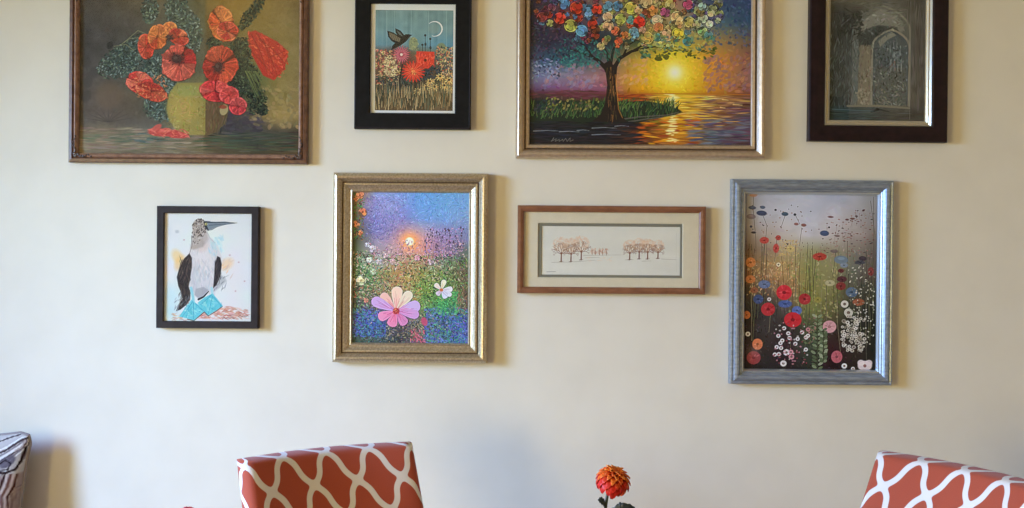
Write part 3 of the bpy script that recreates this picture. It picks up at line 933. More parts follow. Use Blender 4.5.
def paint_ruin():
    c = Canvas(831, -26, 929, 122, 2.2, 9)
    c.base([831, 845, 858, 872, 890, 908, 918, 929], [-26, 0, 14, 30, 60, 90, 104, 108, 122], [
        [(66, 62, 54)] * 8,
        [(66, 64, 56), (74, 70, 60), (84, 80, 68), (82, 78, 68), (80, 78, 72), (78, 74, 66), (70, 66, 60), (66, 62, 58)],
        [(40, 42, 40), (42, 44, 42), (46, 46, 42), (92, 92, 84), (104, 102, 92), (80, 78, 70), (74, 70, 64), (68, 64, 60)],
        [(42, 44, 43), (46, 48, 46), (56, 60, 58), (76, 76, 70), (78, 80, 72), (74, 74, 68), (76, 72, 66), (68, 64, 60)],
        [(44, 47, 45), (56, 60, 58), (60, 64, 62), (108, 98, 82), (62, 70, 74), (78, 82, 80), (80, 74, 68), (68, 64, 60)],
        [(46, 50, 48), (60, 62, 58), (66, 66, 62), (108, 98, 84), (76, 76, 72), (84, 80, 72), (78, 74, 68), (68, 64, 60)],
        [(44, 48, 46), (56, 58, 54), (86, 82, 72), (104, 96, 84), (96, 90, 78), (92, 86, 74), (72, 68, 62), (64, 62, 58)],
        [(46, 56, 56), (50, 62, 62), (54, 64, 64), (58, 66, 66), (66, 68, 64), (70, 68, 62), (62, 60, 56), (58, 56, 54)],
        [(40, 48, 46), (44, 52, 50), (48, 54, 52), (52, 56, 54), (56, 56, 52), (56, 54, 50), (52, 50, 48), (48, 46, 44)]])
    c.noise(3, 6, 5)

    def arch(xl, xr, ys, ya, yb):
        xm = (xl + xr) / 2 + 1
        L_ = [(xl, yb), (xl, ys)]
        for k in range(1, 9):
            t = k / 8
            L_.append((xl + (xm - xl) * (1 - math.cos(t * 1.1)) / (1 - math.cos(1.1)), ys + (ya - ys) * math.sin(t * 1.1) / math.sin(1.1)))
        R_ = [(xr, yb), (xr, ys)]
        for k in range(1, 9):
            t = k / 8
            R_.append((xr + (xm - xr) * (1 - math.cos(t * 1.1)) / (1 - math.cos(1.1)), ys + (ya - ys) * math.sin(t * 1.1) / math.sin(1.1)))
        return L_, R_
    # outer arch opening
    l, r = arch(854.5, 912, 30, 4.5, 105)
    c.poly(l + r[::-1], (88, 88, 80), .6, 1.5)
    c.poly([(858, 34), (866, 18), (882, 7), (896, 12), (906, 24), (904, 32), (892, 24), (878, 26), (868, 32)], (112, 110, 100), .8, 2.0)
    c.poly([(858, 36), (868, 28), (880, 24), (898, 26), (906, 40), (898, 34), (888, 32), (876, 42), (872, 48), (862, 44)], (48, 52, 50), .9, 2)
    c.poly([(861, 44), (873, 44), (874, 104), (860, 104)], (112, 102, 84), .75, 1.5)
    c.poly([(855, 40), (860, 38), (860, 100), (855, 104)], (92, 98, 96), .6, 1)
    l2, r2 = arch(874, 911.5, 46, 28.5, 104)
    c.poly(l2 + r2[::-1], (64, 72, 74), .75, 1.2)
    c.poly([(880, 40), (888, 33), (894, 30), (898, 34), (890, 38), (882, 46)], (128, 124, 108), .7, 1.2)
    c.line(l2, 2.0, (122, 118, 104), 2.0, .8)
    c.line(r2, 2.2, (124, 116, 100), 2.2, .85)
    c.line(r, 2.0, (112, 108, 96), 1.8, .8)
    c.line(l, 1.4, (88, 90, 84), 1.4, .6)
    c.poly([(877, 66), (908, 66), (908, 104), (877, 104)], (88, 86, 76), .5, 3)
    # tracery window
    for x in (893, 896.5, 900, 903.5):
        c.line([(x, 58), (x, 70)], 1.3, (136, 142, 138), .9, .6)
    c.ell(898, 54, 3.6, 3.6, 0, (126, 134, 134), .6, 1)
    for x, y in ((892, 44), (895.5, 40), (899, 41), (902.5, 45)):
        c.line([(x, y + 7), (x, y)], 1.5, (116, 124, 124), .6, .55)
    c.ell(898, 54, 1.4, 1.4, 0, (70, 76, 80), .8, .8)
    c.line([(892, 66), (897, 60), (897, 70)], 1.0, (92, 66, 50), .8, .7)
    c.dabs(420, (876, 44, 910, 104), 3.4, 1.2, None, 24, 4, 1.3, .7, .6)
    c.dabs(120, (858, 40, 875, 104), 5, 1.3, None, 20, 4, 1.57, .3, .6)
    c.dabs(90, (860, 8, 906, 34), 5, 1.6, None, 20, 3, .3, .9, .6)
    # rubble, stonework hatch
    c.dabs(520, (858, 8, 908, 106), 2.6, .9, None, 15, 3, 1.2, .9, .6)
    c.dabs(340, (832, 12, 858, 106), 5, 1.1, None, 12, 3, 1.57, .25, .65)
    c.dabs(150, (832, 20, 858, 106), 5, .8, [(84, 92, 88), (34, 36, 35)], 5, 2, 1.57, .3, .5)
    c.dabs(240, (909, -20, 928, 106), 12, .9, None, 9, 2, 1.57, .06, .6)
    c.dabs(160, (832, -26, 910, 13), 9, 1.1, None, 10, 3, -.1, .2, .6)
    c.dabs(60, (842, 13, 864, 34), 5, 2, [(28, 30, 29), (40, 42, 40)], 4, 2, -.7, .8, .7)
    for k in range(30):
        c.ell(c.r.uniform(858, 872), c.r.uniform(88, 104), 1.2, 1.0, 0, (132, 124, 106), .5)
    c.dabs(60, (878, 84, 908, 104), 3, 1.3, [(112, 108, 94), (74, 74, 68)], 6, 3, .2, 1, .6)
    c.line([(850, 105.5), (880, 105), (912, 107)], 2.0, (108, 102, 86), 2.0, .8)
    c.dabs(130, (832, 108, 928, 121), 16, 1.1, None, 7, 3, .03, .04, .7)
    c.line([(874, 111), (882, 108.6), (892, 111)], 2.2, (38, 42, 42), 1, .9)
    c.ell(880, 108.6, 2, 1.6, 0, (26, 28, 30), .9)
    c.line([(835, 109), (876, 110.4)], 1.2, (66, 84, 86), .8, .7)
    c.line([(912.5, 0), (912.5, 118)], .7, (98, 94, 86), .7, .5)
    return c


def paint_booby():
    c = Canvas(163.5, 212.5, 251.5, 321.5, 2.8, 11)
    c.fill((226, 230, 243))
    c.noise(14, 14, 2.5, mono=False)
    c.glow(171, 296, 12, (190, 224, 240), .7)
    c.glow(170, 312, 8, (176, 222, 240), .55)
    c.dabs(26, (212, 236, 222, 250), 6, 2, [(176, 216, 238), (200, 226, 240)], 4, 3, 1.1, .4, .45)
    c.glow(168, 232, 6, (220, 224, 240), .6)
    c.ell(176, 231.8, 2, 1.6, 0, (186, 192, 206), .8, 1.4)
    c.ell(176.5, 257, 5, 7.5, -.5, (236, 206, 154), .75, 3.5)
    c.ell(179, 263, 5, 8, .4, (238, 196, 132), .6, 3)
    c.ell(226, 264, 7, 5, -.7, (240, 200, 160), .6, 4)
    c.poly([(217, 274), (224, 277), (226, 281), (222, 285), (216, 290), (212, 292)], (164, 168, 180), .65, 2.0)
    c.dabs(20, (214, 276, 226, 290), 5, .8, [(130, 134, 150), (196, 200, 212)], 4, 3, 2.2, .3, .6)
    c.dabs(24, (214, 258, 232, 280), 5, 1.2, [(238, 190, 140), (222, 196, 190)], 6, 4, -.9, .4, .6)
    for x, y in ((235, 291), (238, 262), (183, 240), (244, 281), (229, 255)):
        c.ell(x, y, .9, .8, 0, (196, 160, 170), .7, .8)
    # ground wash
    c.dabs(230, (196, 306, 247, 319), 5, 1.3, [(206, 140, 128), (222, 170, 160), (190, 118, 110), (228, 186, 176)], 8, 6, .1, .4, .55,
           inside=lambda x, y: y > 306 + abs(x - 225) * .18)
    c.dabs(30, (172, 314, 186, 321), 4, 1.4, [(222, 190, 160), (200, 170, 170)], 6, 6, .1, .4, .6)
    # body
    body = [(190.5, 244), (197, 240), (205, 236), (211.5, 239), (217, 247), (221, 257), (220.5, 268), (217, 279), (213, 288), (207, 294), (200, 298.5),
            (193, 296), (190, 290), (188, 280), (187, 266), (187.5, 254)]
    c.poly(body, (214, 212, 226), 1, 2)
    c.ell(203, 262, 9, 17, 0, (226, 222, 236), .6, 5)
    c.ell(200, 246, 7, 6, 0, (216, 196, 196), .6, 3.5)
    c.ell(194, 278, 4, 12, 0, (190, 196, 214), .6, 3)
    c.dabs(140, (190, 246, 218, 294), 5, .9, [(196, 198, 216), (232, 232, 244), (206, 196, 208)], 4, 4, 1.5, .3, .5, inside=lambda x, y: abs(x - 203) < 13)
    c.dabs(24, (207, 240, 217, 256), 5, 1.4, [(176, 214, 236), (206, 224, 240)], 4, 3, 1.3, .3, .5)
    # head and neck
    c.ell(198.5, 226.5, 7.2, 7.6, 0, (150, 140, 140), 1, 1.0)
    c.poly([(191.8, 227), (205, 227), (206, 233), (207, 239), (202, 247), (192, 250), (189.5, 248), (191, 240)], (176, 166, 168), .9, 2.2)
    c.ell(205.0, 238, 3.4, 5, 0, (200, 190, 196), .6, 2)
    for k in range(330):
        t = c.r.rand()
        x = 199 + c.r.uniform(-8, 8)
        y = c.r.uniform(219, 247)
        if (x - 198.5) ** 2 / 54 + (y - 226.5) ** 2 / 60 > 1 and not (230 < y < 247 and 191 < x < 206 - .65 * (y - 230)):
            continue
        if c.r.rand() < (y - 236) * .07:
            continue
        q = [(84, 70, 72), (60, 52, 56), (206, 200, 202), (178, 168, 166)][c.r.randint(4)]
        c.ell(x, y, c.r.uniform(.5, 1.1), .5, 1.2 + c.r.randn() * .5, q, .8)
    c.poly([(203, 221), (209, 221.2), (210, 228), (207, 231), (203.5, 227)], (52, 56, 70), .95, 1)
    # beak
    c.poly([(206.5, 221.4), (214, 221.6), (224, 221.3), (236, 222.7), (226, 224.4), (217, 226.4), (211, 230), (208, 230.4), (206, 226)], (128, 142, 160), 1, .6)
    c.line([(207, 222.2), (215, 222.6), (226, 222.2), (236, 222.7)], 1.1, (62, 66, 80), .5)
    c.line([(208, 225.2), (218, 224.4), (234, 223)], .7, (86, 94, 112), .4)
    c.line([(208.5, 230), (213, 227.8), (222, 225)], .8, (150, 150, 166), .4)
    c.ell(205, 224, 1.3, 1.2, 0, (232, 220, 150))
    c.ell(205.1, 224, .7, .7, 0, (20, 20, 26))
    c.line([(206, 232), (209, 238), (214, 243)], .8, (176, 176, 190), .5, .7)
    c.line([(190.5, 236), (191, 246), (188.5, 254)], .9, (120, 108, 112), .6, .7)
    c.dabs(50, (192, 262, 216, 292), 6, 1.6, [(186, 206, 226), (206, 200, 214), (176, 180, 198)], 4, 3, 1.5, .25, .4)
    # wings
    wing = [(188.5, 253.5), (191, 258), (191, 268), (189.5, 278), (188, 287), (190, 293), (189.5, 300), (186, 305), (180, 310), (175.5, 311.5), (178, 305),
            (182, 299), (180.5, 293), (177.5, 286), (176, 277.5), (178.5, 268), (183, 259)]
    c.poly(wing, (48, 42, 46), .97, 1)
    c.poly([(216.5, 256), (219.5, 257.5), (221, 264), (219.8, 276), (216, 285), (212.5, 288.5), (213.5, 276), (214, 264)], (52, 46, 52), .95, 1)
    c.dabs(120, (177, 258, 191, 306), 4.5, .7, [(92, 80, 82), (24, 22, 26), (120, 104, 100), (66, 56, 60)], 5, 4, 1.75, .3, .75,
           inside=lambda x, y: abs(x - 184 + (y - 282) * .02) < 5.4)
    c.dabs(30, (214, 260, 220, 284), 4, .6, [(92, 80, 86), (24, 22, 28)], 5, 4, 1.7, .2, .7)
    c.dabs(26, (174, 296, 190, 312), 4, 1, [(110, 116, 130), (150, 156, 170)], 6, 4, 2.2, .3, .6)
    # tail feathers between the legs
    c.poly([(195, 289), (203, 287), (208, 290), (204, 296), (198, 299), (194, 295)], (170, 170, 186), .9, 1.2)
    c.line([(198, 299.5), (203, 297), (208, 291.5)], 2.2, (44, 44, 54), 1.0)
    # legs and blue feet
    cy = (112, 204, 228)
    c.line([(190.5, 288), (192.5, 298), (193, 304)], 2.6, (150, 210, 232), 3)
    c.line([(211, 288), (212, 296)], 2.4, (176, 216, 236), 3)
    c.poly([(178.5, 317), (184, 309), (191, 300), (195, 303), (200, 306), (204, 311), (199, 316), (193.5, 321), (186, 318.6)], cy, 1, .8)
    c.poly([(197, 303), (204, 297.5), (212, 293.5), (216, 298), (222.5, 306), (215, 311), (207, 316), (201, 309)], cy, 1, .8)
    c.dabs(40, (182, 298, 220, 318), 5, 2.2, [(186, 234, 246), (120, 206, 232)], 5, 4, .9, .7, .5, inside=lambda x, y: abs((x - 191) * .8) + abs(y - 311) < 7 or abs((x - 210) * .75) + abs(y - 305) < 7)
    c.dabs(150, (180, 296, 221, 319), 4, .8, [(150, 222, 240), (86, 184, 214), (176, 232, 246), (70, 170, 200)], 5, 5, .9, .9, .6,
           inside=lambda x, y: abs((x - 191) * .8) + abs(y - 311) < 9 or abs((x - 210) * .75) + abs(y - 305) < 9)
    for p in (((192, 302), (182, 317)), ((193, 303), (193, 319)), ((195, 304), (203, 311)), ((211, 295), (200, 305)), ((212, 296), (208, 314)), ((213, 297), (221, 306))):
        c.line(p, .8, (60, 150, 190), .5, .7)
    c.line([(187, 319.5), (193.5, 321), (204, 312), (208, 316), (216, 311), (222, 306.5)], .9, (70, 60, 70), .7, .8)
    # small scrawl bottom right
    c.line([(222, 319), (224, 317.4), (225, 318.6), (227, 317.4), (229, 318.4), (231, 317.2), (233, 318.6), (235, 317.6)], .5, (96, 84, 110), .5, .8)
    c.line([(238, 316.4), (240, 315.4), (241.5, 316.8), (243.5, 315.6), (245, 316.8), (247.5, 315.6)], .5, (96, 84, 110), .5, .8)
    c.line([(227, 315.6), (236, 314.8)], .4, (130, 90, 110), .4, .6)
    return c


def paint_cosmos():
    c = Canvas(351, 191.5, 468, 344, 2.8, 13)
    c.base([352, 364, 375, 398, 421, 444, 467], [192, 205, 218, 230, 240, 250, 262, 275, 290, 305, 320, 335, 344], [
        [(92, 70, 44), (140, 120, 110), (128, 150, 212), (122, 156, 224), (98, 160, 226), (104, 166, 226), (108, 162, 222)],
        [(110, 90, 50), (130, 120, 150), (124, 126, 202), (124, 142, 214), (102, 160, 226), (108, 166, 226), (114, 166, 222)],
        [(88, 80, 48), (110, 106, 150), (112, 112, 190), (116, 122, 200), (108, 154, 220), (114, 160, 220), (124, 158, 208)],
        [(76, 74, 52), (100, 100, 120), (118, 120, 186), (146, 130, 176), (160, 156, 192), (138, 140, 190), (124, 138, 182)],
        [(66, 72, 50), (110, 110, 110), (148, 138, 172), (168, 140, 170), (200, 150, 160), (152, 130, 174), (122, 128, 168)],
        [(74, 92, 56), (130, 130, 120), (156, 146, 156), (176, 150, 156), (206, 140, 132), (138, 122, 152), (96, 112, 106)],
        [(80, 108, 66), (120, 150, 120), (150, 160, 144), (176, 144, 122), (160, 132, 100), (122, 132, 110), (92, 100, 80)],
        [(84, 100, 54), (90, 130, 76), (114, 140, 88), (176, 134, 82), (142, 148, 80), (122, 144, 88), (108, 100, 74)],
        [(74, 90, 60), (110, 116, 80), (126, 130, 96), (164, 142, 98), (120, 150, 70), (96, 148, 76), (98, 94, 70)],
        [(60, 70, 56), (100, 90, 84), (110, 98, 98), (140, 124, 104), (108, 140, 76), (66, 146, 84), (96, 84, 74)],
        [(44, 56, 104), (52, 70, 150), (52, 86, 136), (90, 76, 104), (104, 106, 94), (62, 104, 134), (76, 90, 150)],
        [(52, 74, 76), (58, 92, 90), (60, 96, 110), (58, 62, 70), (106, 108, 88), (70, 112, 120), (82, 100, 168)],
        [(52, 74, 60), (60, 84, 66), (60, 78, 70), (44, 48, 56), (104, 80, 96), (66, 90, 110), (84, 106, 172)]])
    # sky worms of paint
    swirl = lambda x, y: 1.2 * math.sin(x * .11) + 1.1 * math.cos(y * .13)
    c.dabs(2600, (352, 192, 467, 246), 2.6, .9, None, 15, 9, swirl, .5, .75, inside=lambda x, y: x > 362 + 3 * math.sin(y))
    c.dabs(260, (364, 196, 398, 240), 1.8, .8, [(92, 84, 164), (150, 140, 214), (80, 76, 140)], 7, 5, swirl, .6, .7)
    c.glow(384, 210, 17, (168, 178, 208), .45)
    c.dabs(500, (366, 194, 404, 232), 2.2, .9, None, 22, 8, swirl, .6, .7)
    # sun
    c.glow(408.5, 241.5, 15, (236, 160, 130), .75, 2)
    c.glow(408.5, 241.5, 9.5, (252, 168, 96), .9, 3)
    c.dabs(240, (392, 228, 425, 258), 2.2, .9, None, 12, 7, lambda x, y: math.atan2(y - 241.5, x - 408.5) + 1.57, .3, .6)
    c.ell(408.5, 241.3, 4.6, 4.6, 0, (254, 216, 140), 1, 1.2)
    c.ell(408.5, 241.3, 3.8, 3.8, 0, (254, 248, 220), 1, 1.0)
    # bloom haze along the horizon
    c.dabs(460, (368, 240, 466, 264), 2.2, .9, [(214, 150, 160), (190, 140, 190), (226, 180, 180), (120, 84, 120), (236, 200, 196), (160, 100, 120)], 8, 8, .5, 1.2, .7,
           inside=lambda x, y: abs(y - 251 - 6 * math.sin(x * .12)) < 9)
    c.dabs(300, (424, 228, 462, 256), 1.9, .9, [(176, 140, 190), (110, 86, 130), (196, 164, 206), (86, 76, 110), (140, 130, 190)], 8, 8, .5, 1.2, .75)
    for k in range(36):
        x, y = c.r.uniform(424, 464), c.r.uniform(226, 250)
        c.ell(x, y, .9, .9, 0, (80, 56, 90), .9)
        c.line([(x, y), (x + c.r.randn() * 2, y + 7)], .4, (90, 84, 84), .3, .7)
    # meadow
    c.dabs(4200, (352, 254, 467, 344), 2.8, 1.0, None, 26, 17, lambda x, y: 1.2 * math.sin(x * .3) + y * .1, .9, .8, dark=.12)
    gr = [(70, 140, 76), (120, 176, 90), (40, 84, 56), (150, 170, 100), (96, 160, 110)]
    c.dabs(420, (352, 256, 467, 340), 3.0, 1.1, [(30, 44, 30), (44, 40, 34), (36, 60, 44), (60, 40, 40)], 8, 6, .8, 1.1, .7)
    c.dabs(620, (352, 256, 467, 318), 3.0, .8, gr, 10, 8, 1.2, .9, .65)
    c.dabs(200, (376, 262, 420, 300), 2.6, .9, [(196, 140, 84), (180, 120, 70), (210, 160, 110), (150, 100, 60)], 8, 8, .6, 1, .6)
    c.dabs(340, (352, 250, 376, 300), 2.4, .9, [(40, 56, 40), (110, 150, 90), (190, 110, 90), (214, 196, 170), (84, 60, 44)], 8, 8, .6, 1, .7)
    c.dabs(420, (352, 252, 467, 330), 2.4, .9, [(176, 190, 140), (196, 180, 140), (40, 56, 36), (56, 70, 50), (206, 200, 176), (30, 44, 30)], 10, 8, .9, 1, .7)
    blues = [(60, 96, 180), (46, 70, 150), (80, 140, 170), (60, 130, 130), (96, 90, 190), (34, 44, 84)]
    c.dabs(420, (352, 310, 385, 338), 2.8, 1.1, blues, 9, 8, .6, 1.2, .75)
    c.dabs(560, (424, 308, 467, 344), 3.0, 1.2, blues + [(110, 130, 206), (70, 160, 120)], 9, 8, .6, 1.2, .75)
    c.dabs(200, (385, 320, 424, 343), 2.2, .9, [(34, 36, 48), (120, 116, 90), (90, 100, 120), (150, 140, 110)], 9, 8, .6, 1.2, .75)
    c.dabs(200, (438, 292, 458, 314), 2.8, 1.1, [(54, 160, 90), (96, 190, 110), (40, 120, 84)], 8, 6, .9, .9, .7)
    c.dabs(120, (456, 262, 467, 314), 2.8, .9, [(120, 92, 74), (84, 62, 54), (150, 120, 96)], 8, 6, 1.4, .5, .7)
    c.dabs(50, (410, 330, 425, 343), 2.5, 1, [(206, 110, 130), (170, 70, 90)], 8, 6, 1.4, .5, .8)
    # left orange column
    c.dabs(130, (352, 192, 362, 240), 2.6, 1.1, [(44, 40, 30), (60, 110, 60), (120, 84, 40), (70, 140, 70), (150, 110, 60)], 8, 6, 1, 1, .8)
    for x, y, r in ((358, 195, 4), (354, 199, 2.5), (361, 212, 4.2), (355, 224, 3.5), (359, 233, 2.6)):
        c.blossom(x, y, r, (226, 130, 84), 5, (130, 26, 24), .5)
    # white and pale flowers
    for x, y, r, q in ((360, 281, 5, (222, 222, 166)), (371, 249, 3.4, (222, 214, 226)), (378, 262, 3, (230, 220, 226)), (366, 245, 2.6, (206, 206, 224)),
                       (392, 262, 3, (222, 176, 176)), (384, 256, 2.6, (226, 190, 196)), (372, 272, 3, (196, 210, 170)), (399, 252, 3, (226, 170, 180)),
                       (416, 258, 3, (216, 160, 170)), (430, 262, 3, (200, 180, 190)), (368, 260, 3, (210, 220, 200)), (365, 301, 2.5, (206, 130, 110))):
        c.blossom(x, y, r, q, 5, (170, 150, 90), .6)

    # the two large cosmos blooms
    def petal(cx, cy, tx, ty, w, base_, tip):
        dx, dy = tx - cx, ty - cy
        n = math.hypot(dx, dy)
        ux, uy = dx / n, dy / n
        px_, py_ = -uy, ux
        pts = []
        for t, k in ((.06, .18), (.35, .6), (.65, .95), (.86, 1.0), (.97, .7), (1.02, .25)):
            pts.append((cx + dx * t + px_ * w * k, cy + dy * t + py_ * w * k))
        q = [(2 * (cx + dx * t) - a, 2 * (cy + dy * t) - b) for (t, k), (a, b) in zip(((.06, .18), (.35, .6), (.65, .95), (.86, 1.0), (.97, .7), (1.02, .25)), pts)]
        c.poly([(a + .4, b + .5) for a, b in pts + q[::-1]], (70, 40, 80), .5, 1.2)
        c.poly(pts + q[::-1], tip, 1, .6)
        for k in range(16):
            o = c.r.uniform(-.75, .75) * w
            t0 = c.r.uniform(.05, .45)
            t1 = min(.96, t0 + c.r.uniform(.25, .5))
            cc = np.array(base_) * (1 - t1) + np.array(tip) * t1 + c.r.randn() * 13
            c.line([(cx + dx * t0 + px_ * o * t0, cy + dy * t0 + py_ * o * t0), (cx + dx * t1 + px_ * o * .9, cy + dy * t1 + py_ * o * .9)], .9, np.clip(cc, 10, 250), .6, .75)
        c.line([(cx, cy), (cx + dx * .5, cy + dy * .5)], 1.1, base_, .4, .6)
    X, Y = 395.5, 311.6
    for tx, ty, w, b, t in ((381, 294.5, 3.6, (214, 110, 130), (232, 184, 170)), (396.5, 287.5, 4.4, (224, 130, 130), (240, 206, 182)),
                            (410, 292.5, 3.8, (206, 140, 130), (226, 214, 188)), (371.5, 300.5, 4.2, (206, 100, 160), (196, 160, 214)),
                            (419, 305.5, 4.6, (214, 110, 160), (196, 172, 222)), (418, 315.5, 3.6, (200, 90, 150), (200, 150, 206)),
                            (378, 318.5, 3.8, (214, 90, 140), (226, 140, 180)), (390.5, 327, 4.0, (214, 80, 120), (224, 130, 170)),
                            (405, 325, 3.6, (200, 76, 130), (206, 130, 180))):
        petal(X, Y, tx, ty, w * 1.28, b, t)
    c.ell(X, Y, 3.4, 3.2, 0, (176, 44, 56), 1, 1)
    c.dabs(30, (X - 3, Y - 3, X + 3, Y + 3), 1.2, .7, [(222, 90, 80), (130, 24, 40), (236, 130, 90)], 5, 5, 0, 2, .85)
    X, Y = 441, 290
    for tx, ty, w, b, t in ((444, 280, 2.6, (206, 196, 150), (230, 226, 200)), (434.5, 284, 2.4, (214, 170, 160), (232, 220, 206)), (452, 289, 2.8, (190, 180, 200), (222, 222, 230)),
                            (436.5, 295, 2.4, (196, 160, 190), (214, 200, 226)), (446, 298, 3, (180, 176, 206), (206, 214, 236)), (451, 295.5, 2.4, (190, 186, 210), (216, 220, 236))):
        petal(X, Y, tx, ty, w, b, t)
    c.ell(X, Y, 1.8, 1.6, 0, (206, 110, 60), 1, .8)
    c.ell(424, 322, 3, 4.5, -.4, (196, 76, 110), .9, 1)
    return c


def paint_winter_trees():
    c = Canvas(541, 225.5, 681.5, 275.8, 2.8, 15)
    c.fill((203, 204, 198))
    c.noise(30, 6, 2)
    c.noise(3, 3, 1.0)
    for y in (229.5, 236, 240):
        c.line([(545, y), (676, y + .6)], .5, (196, 199, 194), .5, .5)

    def tree(x, y, h, r, seed):
        q = np.random.RandomState(seed)
        top = y - h
        cyy = top + r
        for k in range(int(26 * r)):
            t = q.rand() * 6.28
            s_ = math.sqrt(q.rand())
            c.ell(x + s_ * r * 1.05 * math.cos(t), cyy + s_ * r * .98 * math.sin(t), .8, .6, q.rand() * 3, [(216, 190, 166), (208, 174, 146), (200, 160, 134)][q.randint(3)], .34, .6)
        def br(px_, py_, a, l, w, dpt):
            ex, ey = px_ + math.cos(a) * l, py_ + math.sin(a) * l
            c.line([(px_, py_), (ex, ey)], w, (128, 82, 60), w * .7, .85, .4)
            if dpt == 0:
                return
            for da in (-.42, .38):
                br(ex, ey, a + da + q.randn() * .14, l * .74, w * .7, dpt - 1)
        c.line([(x, y), (x + .2, y - h * .36)], 1.5, (118, 80, 66), 1.1, .95)
        c.line([(x - 1.6, y + .2), (x + 1.8, y)], .9, (110, 84, 72), .5, .7)
        for a in (-2.75, -2.2, -1.57, -.95, -.4):
            br(x + .1, y - h * .3, a, r * .44 * (1.15 if abs(a + 1.57) < .8 else .85), .75, 4)
    tree(561.5, 262, 25, 8.0, 1)
    tree(571.3, 262, 24, 7.2, 2)
    tree(581.6, 260, 24.5, 7.8, 3)
    for k, x in enumerate((592.6, 595.8, 600.0, 603.2, 607.0)):
        for _ in range(26):
            t, u = c.r.rand() * 6.28, math.sqrt(c.r.rand())
            c.ell(x + 1.7 * u * math.cos(t), 251.4 + 2.9 * u * math.sin(t), .6, .4, c.r.rand() * 3, [(196, 156, 136), (168, 122, 100), (206, 176, 156)][c.r.randint(3)], .6, .5)
        c.line([(x, 250.5), (x, 255.2)], .6, (140, 100, 84), .6, .8)
    tree(630.3, 259.5, 20, 6.2, 4)
    tree(639.8, 258.6, 21, 6.4, 5)
    tree(648.3, 258.6, 20.5, 6.2, 6)
    tree(658.7, 258, 18.5, 6.0, 7)
    for p in (((552, 262.8), (572, 262.4)), ((574, 262.2), (596, 260.4)), ((584, 255.6), (622, 254.8)), ((626, 259.8), (634, 259.6)), ((662, 258.6), (677, 259.2)),
              ((586, 258), (600, 257.4)), ((643, 261), (652, 260.6))):
        c.line(p, .5, (150, 142, 132), .3, .7)
    c.dabs(14, (586, 256, 616, 262), 2, .7, [(222, 190, 160)], 4, 4, 0, .3, .6)
    c.line([(547, 272.4), (556, 272.2)], .5, (110, 106, 104), .4, .8)
    c.line([(677, 231), (677.4, 272)], .6, (190, 190, 184), .6, .7)
    return c


